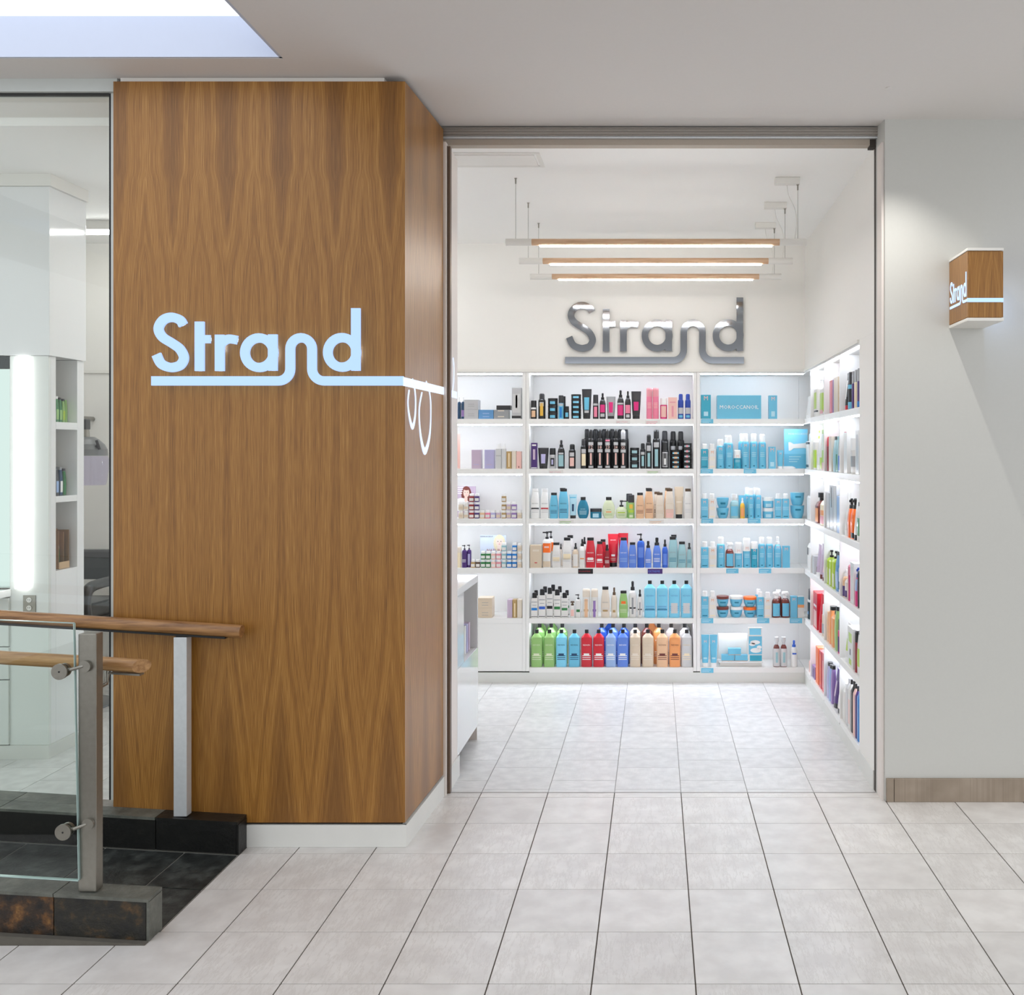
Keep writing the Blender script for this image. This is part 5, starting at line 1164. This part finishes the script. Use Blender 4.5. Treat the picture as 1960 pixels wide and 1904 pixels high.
shelf_tag('', 'navy shelf label with blue lettering under periwinkle bottles', sx_(1382), sx_(1545), 1088.5, 1098, 'v', 'EXTREME', 'p')
tx = lambda c: 1330 + c / 8.522
for a, b, y0, y1, lb in ((103, 300, 802, 810, 'left end of top shelf'), (95, 295, 897.5, 906, 'left end of second shelf'), (798, 1000, 897.5, 906, 'middle of second shelf'), (105, 300, 992.5, 1001, 'left end of third shelf'), (865, 1070, 992.5, 1001, 'middle of third shelf'),
                         (512, 712, 1088, 1097, 'under the brown flask on fourth shelf'), (1045, 1245, 1088, 1097, 'under hairsprays on fourth shelf'), (103, 300, 1183, 1192.5, 'left end of fifth shelf'), (1015, 1215, 1183, 1192.5, 'middle of fifth shelf'), (1548, 1750, 1183, 1192.5, 'right end of fifth shelf'), (103, 303, 1278.5, 1287.5, 'left end of bottom shelf')):
    shelf_tag('', f'turquoise shelf label at {lb}, corner bay' if 'under' not in lb else f'turquoise shelf label {lb}, corner bay', tx(a), tx(b), y0, y1, 'T', None, 'L', 2)

# ---- right wall
def rrow(bay, shelf, items, oy, s=8.653):
    z = SZ[shelf]; cnt = 0
    for it in items:
        k, x0, x1, top, desc, body, cap = it[:7]
        bands = it[7] if len(it) > 7 else (); op = it[8] if len(it) > 8 else {}
        cnt += 1
        xf = XR + 0.010 + op.get('dx', 0.0)
        ya = xf * F / (1530 + x0 / s - VX); yb = xf * F / (1530 + x1 / s - VX)
        lo, hi = {'f': (5.781, 6.262), 'm': (5.291, 5.757), 'n': (4.770, 5.267), 'o': (6.288, 6.775)}[bay[0]]
        ya = min(ya, hi); yb = max(yb, lo)
        w = min(max(ya - yb, 0.02), 0.16); yc = min(max((ya + yb) / 2, lo + w / 2), hi - w / 2)
        d = min(w if k in ROUND else max(0.6 * w, 0.03), 0.10)
        h = max(0.05, Z(oy + top / s, yc) - z - op.get('dz', 0.0))
        product(k, (xf + d / 2, yc, z + 0.0005 + op.get('dz', 0.0)), w * 0.93, d, h, mklabel(desc, op.get('place') or f'{ORD[cnt-1]} from far end', bay, shelf), body, cap, bands, (), -math.pi / 2, f'products on the {SHELF[shelf]} of the {bay}')
A_, B_, C_, D_ = 'far right-wall bay', 'middle right-wall bay', 'near right-wall bay', 'open corner, right wall'
# open corner: pale bottles standing beyond the first divider
rrow(D_, 0, [('tube', 92, 135, 930, 'white tube with orange line', 'W', 'w', [(.6, .63, 'o', 60)]), ('sq', 138, 176, 930, 'white bottle with black cap', 'w', 'k')], 640)
rrow(D_, 1, [('sq', 82, 176, 1645, 'white bottle with black top band', 'W', 'w', [(.70, .76, 'K', 50), (.05, .12, 'k', 20)])], 640)
rrow(D_, 2, [('pump', 96, 176, 820, 'white pump bottle with black nozzle', 'W', 'k')], 840)
rrow(D_, 3, [('spray', 100, 176, 1550, 'white spray bottle with black mark', 'W', 'w', [(.4, .6, 'k', 14)])], 840)
rrow(D_, 4, [('can', 105, 176, 760, 'black and white patterned can', 'W', 'K', [(.05, .6, 'k', 34), (.2, .3, 'M', 20)])], 1040)
rrow(D_, 5, [('spray', 104, 130, 215, 'slim pink and brown bottle', 'f', 'x')], 1220, 6.347)
rrow(A_, 0, [('pump', 205, 300, 720, 'white pump bottle with lime patch', 'W', 'w', [(.2, .62, 'N', 24), (.12, .16, 'K', 50)]), ('pump', 312, 400, 725, 'lime and white pump bottle', 'W', 'w', [(.1, .6, 'N', 40), (.05, .15, 'P', 30)])], 640)
rrow(B_, 0, [('box', 500, 545, 765, 'slim red carton', 'r', 'r', [(.05, .95, 'q', 30)]), ('box', 548, 562, 752, 'thin violet carton', 'V', 'V'), ('box', 566, 640, 712, 'tall beige carton', 'A', 'A')], 640)
rrow(C_, 0, [('tube', 735, 778, 640, 'black and red tube', 'k', 'r', [(.3, .8, 'w', 20)]), ('can', 782, 830, 625, 'black and cyan can', 'k', 'K', [(.55, .66, 'T', 80), (.02, .2, 'T', 80)]), ('can', 846, 884, 610, 'purple can with grey cap', 'v', 'g'), ('can', 888, 930, 585, 'cream can with grey cap', 'E', 'g'), ('can', 936, 978, 560, 'navy can with grey cap', 'v', 'g', [(.02, .16, 'j', 80)])], 640)
rrow(A_, 1, [('pump', 195, 262, 1590, 'lime and white pump bottle', 'W', 'N', [(.05, .5, 'N', 50)]), ('tube', 268, 312, 1590, 'white tube', 'W', 'w'), ('oval', 316, 366, 1720, 'white and lime curved bottle', 'W', 't', [(.05, .4, 'N', 40)]), ('box', 370, 404, 1580, 'lime and white carton', 'N', 'N', [(.5, .9, 'w', 60), (.0, .2, 'f', 90)])], 640)
rrow(B_, 1, [('roundtop', 438, 472, 1695, 'dark red cylinder bottle', 'R', 'r'), ('box', 484, 532, 1690, 'cream carton', 'e', 'e'), ('shoulder', 542, 590, 1690, 'blue-green bottle', 'i', 'K'), ('shoulder', 592, 628, 1690, 'sea green bottle', 'i', 'i', [(.05, .5, 'G', 30)]), ('shoulder', 632, 662, 1670, 'grey and cobalt bottle', 's', 'g', [(.05, .45, 'b', 60)])], 640)
rrow(C_, 1, [('box', 735, 788, 1605, 'white carton with red mark', 'w', 'w', [(.97, .99, 'r', 60)]), ('jar', 800, 915, 1720, 'white and grey banded tub', 'W', 'w', [(.2, .5, 'g', 50)], dict(place='on the small cup')), ('box', 926, 986, 1585, 'tall white and silver carton', 'W', 'W', [(.1, .9, 's', 40)])], 640)
rrow(A_, 2, [('flaskcap', 240, 298, 890, 'dark amber bottle', 'x', 'k', [(.05, .5, 'o', 40)]), ('spray', 302, 402, 870, 'gold patterned bottle with black trigger top', 'E', 'k', [(.3, .45, 'o', 40), (.05, .28, 'P', 40)])], 840)
rrow(B_, 2, [('box', 428, 494, 890, 'silver carton', 's', 's'), ('box', 498, 560, 765, 'tall silver carton with dark spine', 's', 's', [(.5, .95, 'K', 20)]), ('box', 562, 616, 770, 'tall silver carton', 'C', 'C'), ('box', 618, 664, 950, 'short silver-blue carton', 'c', 'c')], 840)
rrow(C_, 2, [('tube', 728, 780, 890, 'white tube with pale cap', 'W', 'w'), ('tspray', 782, 826, 985, 'orange and black spray bottle', 'O', 'k'), ('tspray', 828, 882, 985, 'orange trigger spray bottle', 'O', 'k', [(.02, .15, 'k', 60)]), ('tube', 884, 932, 980, 'white tube with black collar', 'W', 'k'), ('shoulder', 936, 986, 1050, 'white and green bottle', 'W', 'k', [(.15, .6, 'G', 60)])], 840)
rrow(C_, 2, [('can', 735, 872, 790, 'tall grey and red can', 'g', 'g', [(.02, .9, 'f', 20)], dict(dx=0.10, place='far one in back row')), ('can', 900, 986, 795, 'tall grey can with red stripe', 'g', 'g', [(.05, .6, 'r', 20)], dict(dx=0.10, place='near one in back row'))], 840)
rrow(A_, 3, [('box', 205, 248, 205, 'grey carton', 's', 's'), ('tube', 262, 300, 20, 'tall pink-grey tube', 'h', 'w', [(.1, .3, 'x', 14)]), ('tube', 318, 358, 10, 'tall pink-grey tube with dark foot', 'h', 'x'), ('tube', 362, 402, 150, 'mauve tube with dark foot', 'h', 'x', [(.3, .6, 'f', 30)])], 1040)
rrow(B_, 3, [('pump', 420, 470, 110, 'lime pump bottle', 'N', 'k', [(.05, .5, 'm', 24)]), ('pump', 474, 522, 130, 'lime pump bottle', 'N', 'k', [(.05, .5, 'm', 24)]), ('pump', 526, 572, 120, 'lime pump bottle', 'N', 'k', [(.05, .4, 'm', 34)]), ('shoulder', 576, 636, 130, 'blue-grey bottle', 'M', 'k', [(.1, .5, 'c', 40)]), ('spray', 640, 666, 170, 'white bottle with black print', 'W', 'k', [(.1, .3, 'k', 40)])], 1040)
rrow(C_, 3, [('spray', 688, 730, 430, 'small plum and apricot spray bottle', 'a', 'w', [(.02, .4, 'v', 60)]), ('spray', 735, 776, 470, 'white spray bottle with purple swirl', 'W', 'w', [(.05, .3, 'v', 40)]), ('roundtop', 780, 836, 355, 'tall hot pink bottle', 'Q', 'q', [(.05, .9, 'P', 12)]), ('box', 840, 902, 320, 'white carton', 'W', 'W', [(.1, .9, 'C', 50)]), ('tspray', 906, 944, 400, 'indigo and magenta bottle', 'Q', 'B', [(.4, .7, 'c', 60)]), ('roundtop', 948, 986, 450, 'black cylinder bottle', 'k', 'k')], 1040)
rrow(A_, 4, [('box', 222, 300, 805, 'red blister pack with red tool', 'r', 'r', [(.05, .5, 'f', 60), (.6, .66, 'w', 60)]), ('tube', 302, 340, 830, 'red tube', 'r', 'r'), ('can', 344, 408, 1010, 'beige and white can', 'A', 'w', [(.1, .4, 'g', 40)])], 1040)
rrow(B_, 4, [('shoulder', 430, 466, 1130, 'peach bottle', 'a', 'a'), ('shoulder', 468, 512, 1040, 'tall orange bottle with black cap', 'o', 'k'), ('litre', 514, 562, 1120, 'orange bottle with long black cap', 'o', 'k', [(.1, .5, 'y', 20)]), ('shoulder', 568, 612, 1040, 'pale green bottle with black cap', 'n', 'k'), ('can', 614, 664, 1250, 'magenta bottle with dark cap', 'Q', 'k', [(.05, .5, 'v', 24)])], 1040)
rrow(C_, 4, [('tube', 738, 790, 1320, 'white and lime tube', 'W', 'w', [(.3, .6, 'N', 40)]), ('box', 795, 888, 1385, 'white pack with lime squares', 'W', 'W', [(.62, .85, 'N', 50), (.06, .2, 'N', 40), (.3, .45, 'k', 16)]), ('roundtop', 902, 940, 1440, 'slim red and black bottle', 'R', 'k'), ('shoulder', 944, 988, 1440, 'white and lime bottle with black cap', 'W', 'k', [(.2, .6, 'N', 50)])], 1040)
rrow(A_, 5, [('box', 150, 188, 345, 'small purple carton', 'V', 'V', [(.1, .8, 'v', 40)]), ('box', 198, 232, 115, 'tall orange pack', 'O', 'O'), ('box', 238, 268, 160, 'orange-red pack', 'r', 'r', [(.1, .9, 'O', 30)]), ('box', 272, 298, 190, 'red-orange pack', 'r', 'r', [(.1, .8, 'f', 20)])], 1220, 6.347)
rrow(B_, 5, [('shoulder', 318, 348, 300, 'lilac bottle with navy cap', 'H', 'K'), ('shoulder', 350, 372, 330, 'lilac bottle with black cap', 'c', 'k'), ('shoulder', 374, 394, 340, 'violet-edged bottle', 'V', 'k'), ('tube', 396, 440, 385, 'purple tube on dark cap', 'v', 'K', [(.3, .7, 'h', 20)]), ('tube', 444, 490, 440, 'ivory tube on dark cap', 'W', 'k')], 1220, 6.347)
rrow(C_, 5, [('litre', 512, 548, 560, 'white litre bottle', 'W', 'w'), ('litre', 552, 584, 500, 'pale grey litre bottle', 'C', 's'), ('litre', 586, 612, 510, 'grey litre bottle with green edge', 'W', 'k', [(.1, .6, 'f', 30)]), ('litre', 614, 642, 530, 'black litre bottle', 'k', 'k'), ('litre', 644, 668, 560, 'blush litre bottle', 'f', 'k'), ('litre', 670, 688, 590, 'navy litre bottle', 'v', 'k'), ('litre', 690, 720, 600, 'cobalt blue litre bottle', 'j', 'k')], 1220, 6.347)

# ---- counter display and salon niche bottles
for i, (y, c, nm) in enumerate(((4.93, 'v', 'violet'), (4.985, 'e', 'cream'), (5.04, 'w', 'white'), (5.095, 'H', 'lilac'), (5.15, 'h', 'mauve'))):
    product('box', (-1.03, y, 0.5006), 0.036, 0.07, 0.15, f'{nm} slim carton in the grey niche of the white counter', c, c, (), (), math.pi / 2, 'cartons in the counter niche')
NB = [[('flask', 5.005, .045, .145, 'dark bottle with white pump', 'K', 'w', [(.1, .4, 'W', 30)]), ('shoulder', 5.045, .028, .135, 'green bottle', 'G', 'w', [(.1, .5, 'n', 30)]), ('shoulder', 5.075, .026, .13, 'green bottle with black cap', 'G', 'k', [(.1, .5, 'n', 30)]), ('shoulder', 5.102, .024, .125, 'leaf green bottle', 'n', 'K', [(.1, .5, 'N', 30)]), ('shoulder', 5.126, .02, .12, 'lime green bottle', 'n', 'n')],
      [('flaskcap', 5.0, .04, .195, 'tall dark green bottle', 'D', 'K', [(.1, .5, 'W', 20)]), ('shoulder', 5.043, .03, .15, 'dark green bottle with black cap', 'K', 'k', [(.1, .5, 'c', 30)]), ('shoulder', 5.078, .028, .148, 'dark teal bottle', 'D', 'g', [(.1, .5, 'w', 30)]), ('shoulder', 5.11, .026, .14, 'deep green bottle', 'G', 'K')],
      [('flask', 4.995, .04, .23, 'white pump bottle behind carton', 'W', 'k'), ('shoulder', 5.045, .032, .175, 'green and white bottle in kraft box', 'W', 'W', [(.1, .6, 'G', 50)]), ('shoulder', 5.083, .032, .175, 'dark green bottle in kraft box', 'G', 'G', [(.1, .6, 'n', 30)])]]
for r, lst in enumerate(NB):
    for q, (k, y, w, h, desc, bc_, cc_, *bb) in enumerate(lst):
        product(k, (qx - 0.055, y, ni[r][1] + 0.0006), w, w * .8, h, f'{desc}, {ORD[q]} from left in {["upper", "middle", "lower"][r]} salon niche', bc_, cc_, bb[0] if bb else (), (), math.pi / 2, 'bottles in the salon niches')
kb = thing('kraft_carrier', 'open brown cardboard carrier holding two bottles in lower niche', 'carton')
kr = mat('kraft_card', (150, 112, 74), 0.8, noise=0.1, nscale=80); kl = mat('kraft_light', (196, 166, 130), 0.8, noise=0.08, nscale=80)
zk = ni[2][1] + 0.0006
MB().box(qx - 0.085, qx - 0.025, 5.020, 5.0225, zk, zk + 0.20).box(qx - 0.085, qx - 0.025, 5.062, 5.0645, zk, zk + 0.19).box(qx - 0.085, qx - 0.025, 5.106, 5.1085, zk, zk + 0.20).build('side_wall', kr, kb)
MB().box(qx - 0.088, qx - 0.0855, 5.020, 5.1085, zk, zk + 0.205).build('back_wall', kr, kb)
MB().box(qx - 0.0245, qx - 0.022, 5.020, 5.1085, zk, zk + 0.035).build('front_wall', kl, kb)
